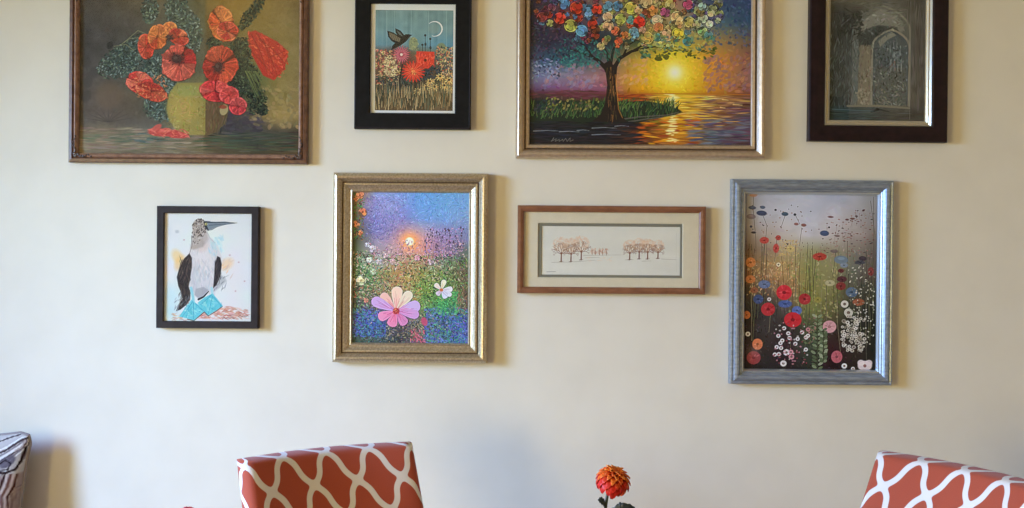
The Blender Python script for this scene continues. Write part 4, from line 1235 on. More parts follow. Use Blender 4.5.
def paint_meadow():
    c = Canvas(745.5, 193, 878.5, 370, 2.5, 17)
    c.base([746, 768, 790, 812, 834, 856, 878], [194, 215, 235, 250, 262, 275, 290, 310, 330, 350, 370], [
        [(142, 138, 142), (168, 168, 178), (176, 178, 188), (182, 185, 198), (162, 168, 188), (168, 170, 182), (146, 146, 146)],
        [(150, 144, 144), (176, 174, 180), (186, 186, 194), (184, 186, 198), (188, 184, 190), (170, 165, 166), (140, 136, 132)],
        [(136, 122, 112), (174, 156, 138), (188, 178, 168), (192, 188, 192), (184, 174, 170), (164, 150, 142), (130, 116, 106)],
        [(118, 94, 74), (150, 124, 94), (178, 158, 120), (150, 146, 98), (152, 142, 114), (134, 126, 108), (102, 92, 82)],
        [(126, 90, 54), (160, 126, 78), (176, 150, 92), (142, 140, 78), (144, 138, 90), (116, 116, 100), (96, 82, 72)],
        [(124, 86, 50), (160, 120, 72), (176, 138, 80), (142, 138, 72), (136, 128, 78), (100, 100, 84), (92, 74, 64)],
        [(78, 64, 50), (108, 88, 68), (156, 114, 70), (136, 132, 62), (130, 124, 70), (84, 80, 60), (60, 60, 50)],
        [(48, 44, 42), (60, 54, 50), (88, 78, 66), (120, 120, 60), (108, 104, 60), (56, 56, 44), (44, 44, 36)],
        [(48, 38, 38), (66, 58, 52), (58, 42, 42), (60, 70, 46), (66, 54, 42), (44, 42, 34), (38, 38, 30)],
        [(58, 42, 42), (58, 48, 42), (58, 36, 40), (58, 68, 48), (60, 28, 32), (58, 42, 34), (38, 38, 30)],
        [(48, 38, 38), (42, 36, 34), (38, 28, 28), (48, 50, 40), (42, 22, 26), (48, 38, 32), (38, 38, 30)]])
    c.noise(10, 8, 3)
    c.dabs(160, (750, 194, 876, 236), 8, 3, None, 4, 3, .1, .5, .4)
    c.dabs(1500, (746, 246, 878, 370), 2.8, 1.2, None, 14, 9, 1.2, .8, .6)
    c.dabs(260, (748, 262, 800, 296), 2.6, 1.4, [(196, 136, 74), (206, 160, 96), (150, 96, 56), (214, 180, 120)], 8, 7, 1.4, .8, .6)
    c.dabs(160, (790, 262, 840, 318), 3, 1.6, [(150, 150, 72), (176, 166, 96), (110, 120, 56), (196, 180, 116)], 8, 7, 1.2, .8, .55)
    c.dabs(200, (780, 240, 800, 256), 1.4, .9, [(206, 176, 90), (190, 150, 96)], 6, 6, 0, 1, .6)
    # stems
    for k in range(70):
        x = c.r.uniform(747, 877)
        y0 = c.r.uniform(240, 300)
        q = [(70, 66, 50), (40, 38, 34), (150, 136, 100), (110, 110, 70)][c.r.randint(4)]
        x2 = x + c.r.randn() * 2
        c.line([(x, y0), ((x + x2) / 2 + c.r.randn(), y0 + 25), (x2, y0 + c.r.uniform(40, 66))], .6, q, .5, .6)
    for p in (((754, 210), (757, 240), (758, 300)), ((764, 216), (768, 226), (764, 270)), ((797, 216), (801, 224)), ((803, 228), (801, 246)), ((778, 240), (776, 262)), ((765.5, 244), (764, 285)),
              ((786, 216), (782, 228)), ((754, 196), (754, 208)), ((872, 200), (877, 236)), ((875, 196), (876, 260)), ((868, 298), (869.5, 362))):
        c.line(p, .6, (92, 84, 66), .5, .8)
    # poppy-seed dots of the far meadow
    for k in range(190):
        x = c.r.uniform(820, 876)
        y = c.r.uniform(208, 262)
        if y < 212 + (850 - x) * .5:
            continue
        q = [(110, 60, 56), (70, 56, 60), (160, 110, 100), (140, 90, 80)][c.r.randint(4)]
        c.ell(x, y, c.r.uniform(.4, 1.1), c.r.uniform(.35, .7), 0, q, .8)
        if c.r.rand() < .4:
            c.line([(x, y), (x + c.r.randn() * .8, y + 6)], .35, (140, 120, 106), .3, .6)
    for k in range(60):
        x, y = c.r.uniform(747, 815), c.r.uniform(205, 250)
        c.ell(x, y, c.r.uniform(.4, .9), .6, 0, [(70, 60, 66), (110, 70, 60), (150, 110, 80)][c.r.randint(3)], .8)
    navy = (52, 60, 88)
    for x, y, rx, ry, q in ((753, 208, 3.8, 1.8, (70, 76, 100)), (763.5, 207.5, 2.6, 1.6, (72, 84, 104)), (762.5, 213.4, 5.2, 2.6, navy), (786, 214, 3.4, 2, (54, 74, 92)),
                            (776.5, 210, 1.2, 1.1, (40, 40, 50)), (796, 214.5, 1.4, 1.3, (50, 52, 60)), (797.5, 224, 2.3, 1.4, (140, 88, 76)), (805, 225, 2.6, 1.6, (130, 76, 66)),
                            (752, 217, 4.6, 2.6, (120, 104, 110)), (754.6, 233, 2.4, 1.1, (56, 48, 56)), (754, 195, 4, 2.2, (170, 120, 90)), (752, 227, 1.3, 1.2, (60, 60, 80)),
                            (826, 233, 4.6, 2.8, (58, 74, 108)), (832, 216.5, 2.8, 1.0, (110, 62, 64)), (848.6, 219, 1.8, 1, (100, 60, 60)), (854, 218, 2.4, 1, (104, 66, 60)),
                            (858, 215.5, 1.4, .9, (90, 60, 60)), (836, 251, 4, 1.7, (108, 92, 88)), (864.7, 258, 4, 2.4, (66, 54, 62)), (843, 259.5, 7, 4.2, (104, 124, 142)),
                            (865, 209.5, 1.2, 1, (80, 50, 56)), (839, 235.5, 2.4, 1.2, (120, 96, 90)), (830.5, 227, 1, 1, (60, 40, 46))):
        c.ell(x, y, rx, ry, .05, q, .92, .7)
        c.ell(x, y - ry * .3, rx * .5, ry * .35, .05, np.array(q) * 1.25, .6, .6)

    def bloom(x, y, rx, ry, q, a=1):
        q = np.array(q, float)
        c.ell(x, y, rx, ry, 0, q, a, .9)
        for k in range(int(12 + rx * 3)):
            t = c.r.rand() * 6.28
            u = c.r.rand() * .8
            c.ell(x + math.cos(t) * rx * u, y + math.sin(t) * ry * u, rx * .26, ry * .12, t, np.clip(q + c.r.randn() * 18, 5, 250), .55 * a, .5)
        c.ell(x, y, rx * .25, ry * .22, 0, q * .6, .8 * a, .6)
    for x, y, rx, ry, q in ((765.5, 240.7, 4.6, 3.4, (190, 66, 52)), (779.5, 238, 2.7, 2.6, (180, 66, 56)), (777.4, 248.7, 3, 4.6, (196, 70, 60)),
                            (821.4, 256.6, 7, 3.8, (186, 62, 46)), (752, 263, 5, 5, (200, 120, 60)), (752, 280, 5, 4, (196, 116, 60)), (792, 249, 4, 3.6, (196, 170, 100)),
                            (844, 279, 5, 3, (92, 46, 50)), (843, 270.5, 3, 2, (110, 50, 50)), (873, 271, 3, 4.4, (140, 56, 52)), (843, 286, 5, 4, (136, 50, 46)),
                            (766, 285, 6, 4, (96, 110, 146)), (760, 300, 5, 4.5, (62, 76, 120)), (786, 293, 7.8, 7.6, (214, 40, 50)), (787, 304.5, 7, 3.6, (70, 90, 150)),
                            (799, 311, 5, 4.4, (84, 104, 170)), (806.7, 299.4, 6, 5.6, (176, 44, 46)), (770, 310, 7, 6.6, (190, 44, 48)), (795, 320.4, 8.8, 7.6, (206, 36, 44)),
                            (748.6, 316, 3.6, 4, (196, 106, 50)), (759.7, 345.3, 5.2, 5.6, (220, 116, 66)), (832, 327, 6.8, 6.2, (206, 146, 148)),
                            (839.6, 357.2, 5.6, 6.2, (190, 90, 98)), (854, 292, 6, 5, (84, 106, 130)), (861, 302, 6, 3.4, (160, 84, 50)), (820, 300, 4, 3, (150, 140, 60)),
                            (846, 265, 4, 2.4, (120, 134, 150)), (862, 262, 5, 2, (70, 70, 80)), (756, 291, 4, 3, (150, 90, 60)), (832, 283, 5, 3, (176, 166, 120))):
        bloom(x, y, rx, ry, q)
    bloom(756, 359, 7, 6.6, (170, 62, 66), .8)
    c.glow(756, 352, 6, (170, 130, 130), .35)
    c.ell(859.5, 259, 1, 1, 0, (0, 0, 0), 0)
    # leafy sprays
    for sx, y0, y1, wd in ((820, 316, 368, 5.5), (826, 330, 362, 4)):
        for k in range(15):
            y = y0 + (y1 - y0) * k / 14
            for s_ in (-1, 1):
                q = [(126, 140, 100), (100, 118, 76), (150, 160, 124), (84, 100, 66)][c.r.randint(4)]
                c.ell(sx + s_ * wd * .55 + c.r.randn() * .5, y + c.r.randn() * .5, wd * .5, 1.3, s_ * -.55, q, .9)
        c.line([(sx, y0), (sx, y1)], .6, (70, 80, 50))
    c.dabs(60, (806, 318, 818, 345), 2.6, 1.4, [(110, 120, 76), (70, 80, 54), (150, 110, 96)], 8, 6, .6, 1, .7)
    # daisies: small rings
    W = []
    for x, y in ((113, 250), (278, 222), (252, 257), (297, 245), (303, 266), (270, 278), (245, 308), (237, 342), (255, 340), (265, 312), (378, 318), (387, 255), (262, 290), (340, 270), (360, 240), (330, 292)):
        W.append((725 + x / 4.53, 280 + y / 4.53, 2.1 if (x, y) != (113, 250) else 2.5, (206, 200, 198)))
    W += [(789, 353.3, 3.3, (216, 206, 206)), (786, 364.4, 3.2, (214, 208, 204)), (793.5, 352.8, 2.4, (206, 140, 150)), (794, 357.6, 2.8, (200, 130, 140)),
          (810.5, 330, 2.2, (190, 120, 124)), (808.5, 338, 2.2, (206, 196, 190)), (847, 304, 3.8, (206, 200, 184)), (851, 312.6, 4.4, (196, 192, 174)),
          (847.3, 366.3, 2.8, (214, 210, 204)), (856, 369, 2, (200, 190, 190)), (780, 265, 2.2, (214, 200, 160)), (771, 300, 2, (200, 190, 180))]
    for x, y, r, q in W:
        c.ell(x, y, r, r * .95, 0, q, .95, .6)
        c.ell(x, y, r * .4, r * .38, 0, (110, 84, 70), .9, .5)
    for k in range(95):
        x, y = c.r.uniform(844, 868), c.r.uniform(316, 352)
        r = c.r.uniform(.9, 2.3)
        c.ell(x, y, r, r * .85, 0, [(196, 188, 168), (176, 166, 150), (206, 200, 186), (150, 140, 120)][c.r.randint(4)], .85, .6)
        if r > 1.2:
            c.ell(x, y, r * .4, r * .4, 0, (96, 70, 60), .9, .5)
    for k in range(150):
        x, y = c.r.uniform(850, 877), c.r.uniform(262, 345)
        c.ell(x, y, c.r.uniform(.5, 1.1), .6, c.r.rand() * 3, [(180, 176, 150), (206, 200, 180), (130, 130, 100)][c.r.randint(3)], .8, .5)
    for k in range(70):
        x, y = c.r.uniform(776, 815), c.r.uniform(322, 365)
        c.ell(x, y, c.r.uniform(.5, 1.3), .8, 0, [(206, 196, 190), (190, 120, 130), (150, 60, 70)][c.r.randint(3)], .7, .5)
    c.ell(868, 366, 7.2, 5, 0, (210, 192, 190), 1, 1)
    c.ell(864, 363, 3.5, 3, 0, (222, 206, 204), .9, 1)
    c.ell(872, 363, 3.5, 3, 0, (216, 198, 200), .9, 1)
    c.ell(868, 366, 1.6, 1.6, 0, (140, 84, 84), .9, .8)
    c.ell(832, 327, 1.5, 1.4, 0, (176, 110, 110), .9, .8)
    return c


# ------------------------------------------------------------------ picture frames
def frame_mesh(bm, hw, hh, prof, k):
    """prof: (inset from the outer edge in photo px, depth from the wall in m); mitred round a rectangle of half size hw x hh (m)"""
    rings = []
    for u, d in prof:
        a, b = hw - u * k, hh - u * k
        rings.append([bm.verts.new((sx * a, -d, sz * b)) for sx, sz in ((-1, -1), (1, -1), (1, 1), (-1, 1))])
    for r0, r1 in zip(rings, rings[1:]):
        for i in range(4):
            j = (i + 1) % 4
            bm.faces.new((r0[i], r0[j], r1[j], r1[i]))
    bmesh.ops.recalc_face_normals(bm, faces=bm.faces)
    # the outermost side has to face outwards
    f = bm.faces[0] if hasattr(bm.faces, 'ensure_lookup_table') and not bm.faces.ensure_lookup_table() else None
    f.normal_update()
    if f.normal.dot(f.calc_center_median() - Vector((0, f.calc_center_median().y, 0))) < 0:
        bmesh.ops.reverse_faces(bm, faces=bm.faces)


def ring_profile(u0, u1, d0, d1):
    """closed rectangular section"""
    return [(u0, d0), (u0, d1), (u1, d1), (u1, d0), (u0, d0)]


def closed_frame(name, hw, hh, prof, k, parent, material):
    bm = bmesh.new()
    frame_mesh(bm, hw, hh, prof, k)
    return from_bm(name, bm, parent, material)


def picture(name, label, cat, box_px, dfront, rot_deg=0.0, group=None):
    x0, y0, x1, y1 = box_px
    d = -CAM.y - dfront
    c = at((x0 + x1) / 2, (y0 + y1) / 2, d)
    e = empty(name, (c.x, 0, c.z), label, cat, group, (0, math.radians(rot_deg), 0))
    k = d / F
    return e, k, (x1 - x0) / 2 * k, (y1 - y0) / 2 * k, (x0 + x1) / 2, (y0 + y1) / 2


def put_art(cv, name, e, box_px, k, y, gain, material):
    cx, cy = (box_px[0] + box_px[2]) / 2, (box_px[1] + box_px[3]) / 2
    return cv.mesh(name, 0, 0, gain, material, e, y, cx, cy, k)


def glass(e, hw, hh, inset, k, y, material):
    a, b = hw - inset * k, hh - inset * k
    o = box_obj('glass', (-a, a, y - .0016, y, -b, b), e, material)
    o.data.materials.append(M_CLEAR)
    for p in o.data.polygons:
        p.material_index = 0 if p.normal.y < -.9 else 1
    return o


M_GLASS = glass_mat('picture_glass', (0.985, 0.99, 0.985), 1.5, 0.0, 1.3)
M_CLEAR = glass_mat('picture_glass_body', (1, 1, 1), 1.5, 0.0, 0.0)
wood = lambda n, a, b, r=.4, bump=.25: textured(n, a, b, scale=(60, 60, 60), noise=1.2, detail=6, rough=r, bump=bump, spec=.5)
M_WALNUT = textured('worn_walnut', (0.075, 0.032, 0.018), (0.17, 0.075, 0.04), scale=(50, 50, 50), noise=1.6, detail=6, rough=.38, bump=.3)
M_WALNUT_LT = textured('rubbed_walnut_bead', (0.20, 0.10, 0.06), (0.34, 0.19, 0.12), scale=(50, 50, 50), noise=1.6, detail=6, rough=.35, bump=.3)
M_ORN = textured('dark_carved_ornament', (0.02, 0.012, 0.01), (0.10, 0.05, 0.035), scale=(80, 80, 80), noise=3, rough=.35, bump=.5)
M_BLACK = textured('satin_black_wood', (0.006, 0.006, 0.007), (0.010, 0.010, 0.011), scale=(20, 20, 20), noise=3, rough=.5, bump=.05, spec=.15)
M_BLACKBR = textured('black_brown_wood', (0.018, 0.013, 0.015), (0.028, 0.021, 0.024), scale=(20, 20, 20), noise=3, rough=.5, bump=.1, spec=.2)
M_MAHOG = textured('dark_mahogany', (0.012, 0.006, 0.007), (0.022, 0.010, 0.011), scale=(20, 20, 20), noise=3, rough=.4, bump=.1, spec=.2)
M_CHAMP = textured('champagne_leaf', (0.50, 0.38, 0.27), (0.62, 0.49, 0.36), scale=(30, 30, 30), noise=3, rough=.36, metal=.75, bump=.12)
M_CHAMPD = textured('dark_groove_bronze', (0.10, 0.06, 0.04), (0.16, 0.10, 0.06), scale=(30, 30, 30), noise=3, rough=.4, metal=.5, bump=.12)
M_GOLD = textured('antique_gold_leaf', (0.36, 0.27, 0.16), (0.66, 0.55, 0.38), scale=(40, 40, 40), noise=5, detail=8, rough=.38, metal=.8, bump=.4, lo=.25, hi=.75)
M_GOLDFIL = mat('bright_gold_slip', (0.62, 0.56, 0.44), .26, .65)
M_CREAMSLIP = textured('cream_slip', (0.40, 0.35, 0.27), (0.50, 0.45, 0.36), scale=(30, 30, 30), noise=3, rough=.5)
M_CHERRY = textured('cherry_wood', (0.17, 0.062, 0.028), (0.26, 0.105, 0.05), scale=(16, 40, 40), noise=2, rough=.4, bump=.12)
M_BLUE = textured('weathered_blue_silver', (0.22, 0.255, 0.31), (0.37, 0.42, 0.50), scale=(12, 60, 60), noise=3, detail=7, rough=.36, metal=.55, bump=.2)
M_SILVER = mat('silver_inner_lip', (0.62, 0.66, 0.68), .28, .8)
M_MAT = textured('cream_mat_board', (0.69, 0.61, 0.46), (0.72, 0.64, 0.49), scale=(10, 10, 10), noise=6, rough=.9)
M_MATGREY = mat('grey_green_mat_board', (0.20, 0.19, 0.15), .9)
M_BACKING = mat('kraft_backing_board', (0.30, 0.22, 0.14), .9)


def backing(e, hw, hh, inset, k, y):
    a, b = hw - inset * k, hh - inset * k
    return box_obj('backing_board', (-a, a, y, -0.002, -b, b), e, M_BACKING)


# 1. poppies in a bowl, brown carved frame with corner ornaments
B = (68.6, -25.0, 307.8, 163.0)
e, k, hw, hh, cx, cy = picture('framed_painting', 'large red poppies in a yellow bowl painting, brown wooden frame with carved corners', 'painting', B, .020)
closed_frame('frame', hw, hh, [(0, .002), (0, .017), (.8, .020), (3.6, .021), (4.6, .0175), (5.2, .017)], k, e, M_WALNUT)
closed_frame('frame_bead', hw, hh, [(5.2, .012), (5.2, .0175), (5.8, .020), (7.0, .0215), (8.2, .019), (9.2, .0145), (9.6, .010)], k, e, M_WALNUT_LT)
put_art(paint_poppies().crisp(1.5, 1.06, 0.93), 'painted_canvas', e, B, k, -.009, (.96, .93, .93), M_PRINT)
glass(e, hw, hh, 9.0, k, -.012, M_GLASS)
backing(e, hw, hh, 6, k, -.006)


def corner_ornament(sx, sz):
    bm = bmesh.new()
    r = random.Random(4)
    ox, oz = sx * (hw - 5.2 * k), sz * (hh - 5.2 * k)

    def leaf(x, z, l, w, a):
        g = bmesh.ops.create_uvsphere(bm, u_segments=10, v_segments=6, radius=1)
        rot = Matrix.Rotation(a, 3, 'Y')
        for v in g['verts']:
            taper = 1 - .45 * v.co.x
            p = Vector((v.co.x * l, v.co.y * .0016, v.co.z * w * taper))
            p.z += .25 * l * (v.co.x ** 2)
            v.co = rot @ p + Vector((x, -.0205, z))
    for i in range(7):
        t = i / 6
        leaf(ox - sx * (3 + t * 15) * k, oz - sz * (1.2 + .9 * math.sin(i * 1.7)) * k, (2.4 - 1.0 * t) * k, (1.3 - .5 * t) * k, (.6 if i % 2 else -.5))
        leaf(ox - sx * (1.2 + .9 * math.sin(i * 1.3)) * k, oz - sz * (3 + t * 18) * k, (1.3 - .5 * t) * k, (2.4 - 1.0 * t) * k, (.5 if i % 2 else -.6))
    for i in range(4):
        a = i * 1.57 + .4
        leaf(ox - sx * 2.2 * k + math.cos(a) * 1.2 * k, oz - sz * 2.2 * k + math.sin(a) * 1.2 * k, 1.9 * k, 1.1 * k, -a)
    o = from_bm('corner_ornament', bm, e, M_ORN, True)
    o['label'] = 'dark carved leaf scroll in the frame corner'
for sx, sz in ((-1, -1), (1, -1), (-1, 1), (1, 1)):
    corner_ornament(sx, sz)

# 2. night garden with crescent moon, wide black frame
B = (354.4, -12.5, 471.0, 128.8)
e, k, hw, hh, cx, cy = picture('framed_print', 'bird over red flowers under a crescent moon, print in a wide flat black frame', 'print', B, .022)
closed_frame('frame', hw, hh, [(0, .002), (0, .018), (1.2, .0225), (15.0, .0215), (15.9, .019), (15.9, .008)], k, e, M_BLACK)
closed_frame('frame_edge', hw + .0003, hh + .0003, [(.3, .0190), (.3, .0215), (1.3, .0232), (1.7, .0224)], k, e, M_BLACKBR)
put_art(paint_night_garden().crisp(1.6, 1.08, 0.95), 'print', e, B, k, -.0135, (1.36, 1.40, 1.6), M_PRINT)
glass(e, hw, hh, 15.5, k, -.0155, M_GLASS)
backing(e, hw, hh, 8, k, -.007)

# 3. blossom tree at sunset, champagne frame
B = (516.2, -53.0, 766.4, 158.2)
e, k, hw, hh, cx, cy = picture('framed_painting', 'tree of multicoloured blossoms by a sunset lake, oil painting in champagne frame', 'painting', B, .030, -.15)
closed_frame('frame', hw, hh, [(0, .002), (0, .020), (.7, .0255), (1.9, .030), (3.0, .0315), (4.4, .0305), (6.4, .027), (8.2, .0215), (8.8, .019)], k, e, M_CHAMP)
closed_frame('frame_groove', hw, hh, [(8.7, .0195), (9.0, .0165), (9.8, .0165), (10.0, .019)], k, e, M_CHAMPD)
closed_frame('liner', hw, hh, [(9.9, .012), (9.9, .0192), (10.6, .0215), (13.0, .0195), (13.9, .0165), (14.0, .010)], k, e, M_CHAMP)
put_art(paint_blossom_tree().crisp(1.4, 1.05, 0.95), 'painted_canvas', e, B, k, -.0125, (1.08, 1.10, 1.14), M_OIL)
backing(e, hw, hh, 8, k, -.009)

# 4. gothic ruin, mahogany frame with gold slip
B = (810.0, -42.0, 949.0, 141.6)
e, k, hw, hh, cx, cy = picture('framed_drawing', 'dim grey drawing of ruined gothic arches in a dark mahogany frame', 'drawing', B, .024, .25)
closed_frame('frame', hw, hh, [(0, .002), (0, .020), (1.0, .0235), (8, .0245), (14.5, .0225), (16.0, .0200), (16.1, .012)], k, e, M_MAHOG)
closed_frame('liner', hw, hh, [(16.0, .012), (16.0, .0192), (16.4, .0205), (17.6, .0170), (18.3, .0152), (19.2, .0152), (19.5, .0174), (20.9, .0142), (21.6, .0130), (21.7, .010)], k, e, M_GOLDFIL)
put_art(paint_ruin().crisp(1.8, 1.12, 0.95), 'drawing', e, B, k, -.0105, (1.45, 1.55, 1.8), M_PRINT)
glass(e, hw, hh, 20.5, k, -.0128, M_GLASS)
backing(e, hw, hh, 8, k, -.006)

# 5. seabird with blue feet, thin black frame
B = (156.3, 206.2, 258.2, 328.4)
e, k, hw, hh, cx, cy = picture('framed_print', 'watercolour print of a seabird with blue feet in a slim black frame', 'print', B, .022)
closed_frame('frame', hw, hh, [(0, .002), (0, .0205), (.5, .022), (6.6, .022), (7.2, .0205), (7.2, .008)], k, e, M_BLACKBR)
put_art(paint_booby().crisp(1.0, 1.04, 1.0), 'print', e, B, k, -.0155, (.98, .90, .74), M_PRINT)
glass(e, hw, hh, 7.0, k, -.0172, M_GLASS)
backing(e, hw, hh, 4, k, -.007)

# 6. cosmos meadow, stepped antique gold frame
B = (332.0, 172.6, 487.6, 363.2)
e, k, hw, hh, cx, cy = picture('framed_painting', 'pink cosmos flowers under a low sun, painting in a deep stepped gold frame', 'painting', B, .034)
closed_frame('frame', hw, hh, [(0, .002), (0, .022), (.8, .028), (2.4, .0335), (4.2, .036), (5.6, .035), (7.0, .031), (8.6, .0255), (9.2, .024)], k, e, M_GOLD)
closed_frame('frame_groove', hw, hh, [(9.1, .0245), (9.4, .0215), (10.0, .0215), (10.2, .024)], k, e, M_CHAMPD)
closed_frame('inner_moulding', hw, hh, [(10.1, .018), (10.1, .0245), (11.0, .0268), (12.4, .0265), (13.6, .0235), (15.4, .0195), (17.0, .0175), (17.3, .0185), (18.2, .0195), (18.9, .0175), (19.5, .0155), (19.7, .011)],
             k, e, M_GOLD)
put_art(paint_cosmos().crisp(2.1, 1.0, 0.95), 'painted_canvas', e, B, k, -.0125, (1.12, 1.05, 1.02), M_OIL)
backing(e, hw, hh, 8, k, -.009)

# 7. winter trees, cherry frame with cream and grey mats
B = (517.4, 205.9, 705.8, 293.8)
e, k, hw, hh, cx, cy = picture('framed_print', 'long low print of bare winter trees, cream mat and reddish wood frame', 'print', B, .022)
closed_frame('frame', hw, hh, [(0, .002), (0, .0195), (.6, .0215), (3.0, .0225), (5.4, .0205), (6.3, .0185), (6.5, .008)], k, e, M_CHERRY)


def mat_board(name, b, inner, y0, y1, m):
    bm = bmesh.new()
    o = [((b[i] - (cx if i % 2 == 0 else cy)) * k * (1 if i % 2 == 0 else -1)) for i in range(4)]
    n = [((inner[i] - (cx if i % 2 == 0 else cy)) * k * (1 if i % 2 == 0 else -1)) for i in range(4)]
    O = [(o[0], o[1]), (o[2], o[1]), (o[2], o[3]), (o[0], o[3])]
    I = [(n[0], n[1]), (n[2], n[1]), (n[2], n[3]), (n[0], n[3])]
    sh = .0012
    I2 = [(n[0] + sh, n[1] - sh), (n[2] - sh, n[1] - sh), (n[2] - sh, n[3] + sh), (n[0] + sh, n[3] + sh)]
    R = [[bm.verts.new((x, y, z)) for x, z in P] for P, y in ((O, y0), (O, y1), (I, y1), (I2, y0))]
    for a, c in zip(R, R[1:] + R[:1]):
        for i in range(4):
            j = (i + 1) % 4
            bm.faces.new((a[i], a[j], c[j], c[i]))
    bmesh.ops.recalc_face_normals(bm, faces=bm.faces)
    return from_bm(name, bm, e, m)


o = mat_board('mat_board', (522, 210.5, 701, 289), (537.8, 223.0, 683.4, 278.2), -.0105, -.0125, M_MAT)
o['label'] = 'cream outer mat'
o = mat_board('mat_board', (530, 216, 690, 284), (541.4, 225.9, 681.2, 275.6), -.0090, -.0104, M_MATGREY)
o['label'] = 'grey inner mat'
put_art(paint_winter_trees().crisp(1.0, 1.0, 0.9), 'print', e, B, k, -.0085, (1.27, 1.22, 1.18), M_PRINT)
glass(e, hw, hh, 6.2, k, -.0145, M_GLASS)
backing(e, hw, hh, 4, k, -.006)

# 8. wildflower meadow, blue-silver frame
B = (731.2, 179.6, 893.6, 385.0)
e, k, hw, hh, cx, cy = picture('framed_print', 'wildflower meadow with poppies and daisies in a weathered blue grey frame', 'print', B, .028, .15)
closed_frame('frame', hw, hh, [(0, .002), (0, .021), (.5, .0245), (1.6, .0255), (2.6, .0240), (3.4, .0245), (4.6, .0290), (6.4, .0305), (8.2, .0290), (9.6, .0245), (10.4, .0225)], k, e, M_BLUE)
closed_frame('inner_moulding', hw, hh, [(10.3, .018), (10.3, .0228), (11.4, .0235), (12.6, .0205)], k, e, M_BLUE)
closed_frame('liner', hw, hh, [(12.5, .017), (12.5, .0208), (13.4, .0205), (14.9, .0145), (15.1, .010)], k, e, M_SILVER)
put_art(paint_meadow().crisp(1.6, 1.05, 0.8), 'print', e, B, k, -.0115, (1.08, 1.08, 1.14), M_PRINT)
backing(e, hw, hh, 8, k, -.008)


# ------------------------------------------------------------------ chairs: curved backs in orange cloth with a white wavy lattice
def lattice_mat(name, skew, phase_u, phase_v):
    m = mat(name, (0.4, 0.08, 0.04), 0.85, 0, 0.2, 0.15)
    b = m.node_tree.nodes['Principled BSDF']
    uv = N(m, 'ShaderNodeUVMap')
    uv.uv_map = 'cloth'
    sp = N(m, 'ShaderNodeSeparateXYZ')
    L(m, uv.outputs[0], sp.inputs[0])

    def math_(op, a, b_=None, c_=None):
        n = N(m, 'ShaderNodeMath', operation=op)
        for i, v in enumerate((a, b_, c_)):
            if v is None:
                continue
            if isinstance(v, (int, float)):
                n.inputs[i].default_value = v
            else:
                L(m, v, n.inputs[i])
        return n.outputs[0]
    PU, PV = 0.099, 0.130
    v = math_('ADD', math_('MULTIPLY', sp.outputs[1], 1 / PV), phase_v)
    u = math_('ADD', math_('MULTIPLY', sp.outputs[0], 1 / PU), phase_u)
    # zig-zag lean that returns every half repeat
    # two families of waving lines that cross: flat at the crossings, steep between them
    A = 0.046
    w4 = math_('MULTIPLY', v, 4 * math.pi)
    run = math_('ADD', v, math_('MULTIPLY', math_('SINE', w4), A))
    u2 = math_('ADD', u, math_('MULTIPLY', v, skew))
    rate = math_('ADD', math_('MULTIPLY', math_('COSINE', w4), A * 4 * math.pi), 1.0)

    def dist(sgn):
        x = math_('SUBTRACT', u2, math_('MULTIPLY', run, sgn))
        slope = math_('MULTIPLY', math_('SUBTRACT', math_('MULTIPLY', rate, sgn), skew), PU / PV)
        nrm = math_('SQRT', math_('ADD', math_('MULTIPLY', slope, slope), 1.0))
        f = math_('ABSOLUTE', math_('SUBTRACT', math_('FRACT', math_('ADD', x, 0.5)), 0.5))
        return math_('DIVIDE', math_('MULTIPLY', f, PU), nrm)
    d = math_('SMOOTH_MIN', dist(1.0), dist(-1.0), 0.012)
    nz = N(m, 'ShaderNodeTexNoise')
    nz.inputs['Scale'].default_value = 900
    L(m, uv.outputs[0], nz.inputs['Vector'])
    d = math_('ADD', d, math_('MULTIPLY', math_('SUBTRACT', nz.outputs['Fac'], 0.5), 0.0008))
    k_ = math_('MULTIPLY', math_('SUBTRACT', d, 0.0057), 900)
    k_ = math_('MINIMUM', math_('MAXIMUM', k_, 0.0), 1.0)
    r = ramp(m, nz.outputs['Fac'], [(.3, (0.33, 0.058, 0.028)), (.7, (0.41, 0.080, 0.040))])
    mx = N(m, 'ShaderNodeMix', data_type='RGBA')
    L(m, k_, mx.inputs[0])
    mx.inputs[6].default_value = (0.70, 0.66, 0.62, 1)
    L(m, r, mx.inputs[7])
    L(m, mx.outputs[2], b.inputs['Base Color'])
    bp = N(m, 'ShaderNodeBump')
    bp.inputs['Strength'].default_value = .25
    bp.inputs['Distance'].default_value = .001
    L(m, nz.outputs['Fac'], bp.inputs['Height'])
    L(m, bp.outputs[0], b.inputs['Normal'])
    return m


M_LEG = textured('espresso_leg_wood', (0.03, 0.016, 0.01), (0.06, 0.032, 0.02), scale=(20, 20, 4), noise=3, rough=.35)
HWID, THK, RECL, ZT, ZB = 0.192, 0.060, 0.45, 0.926, 0.46


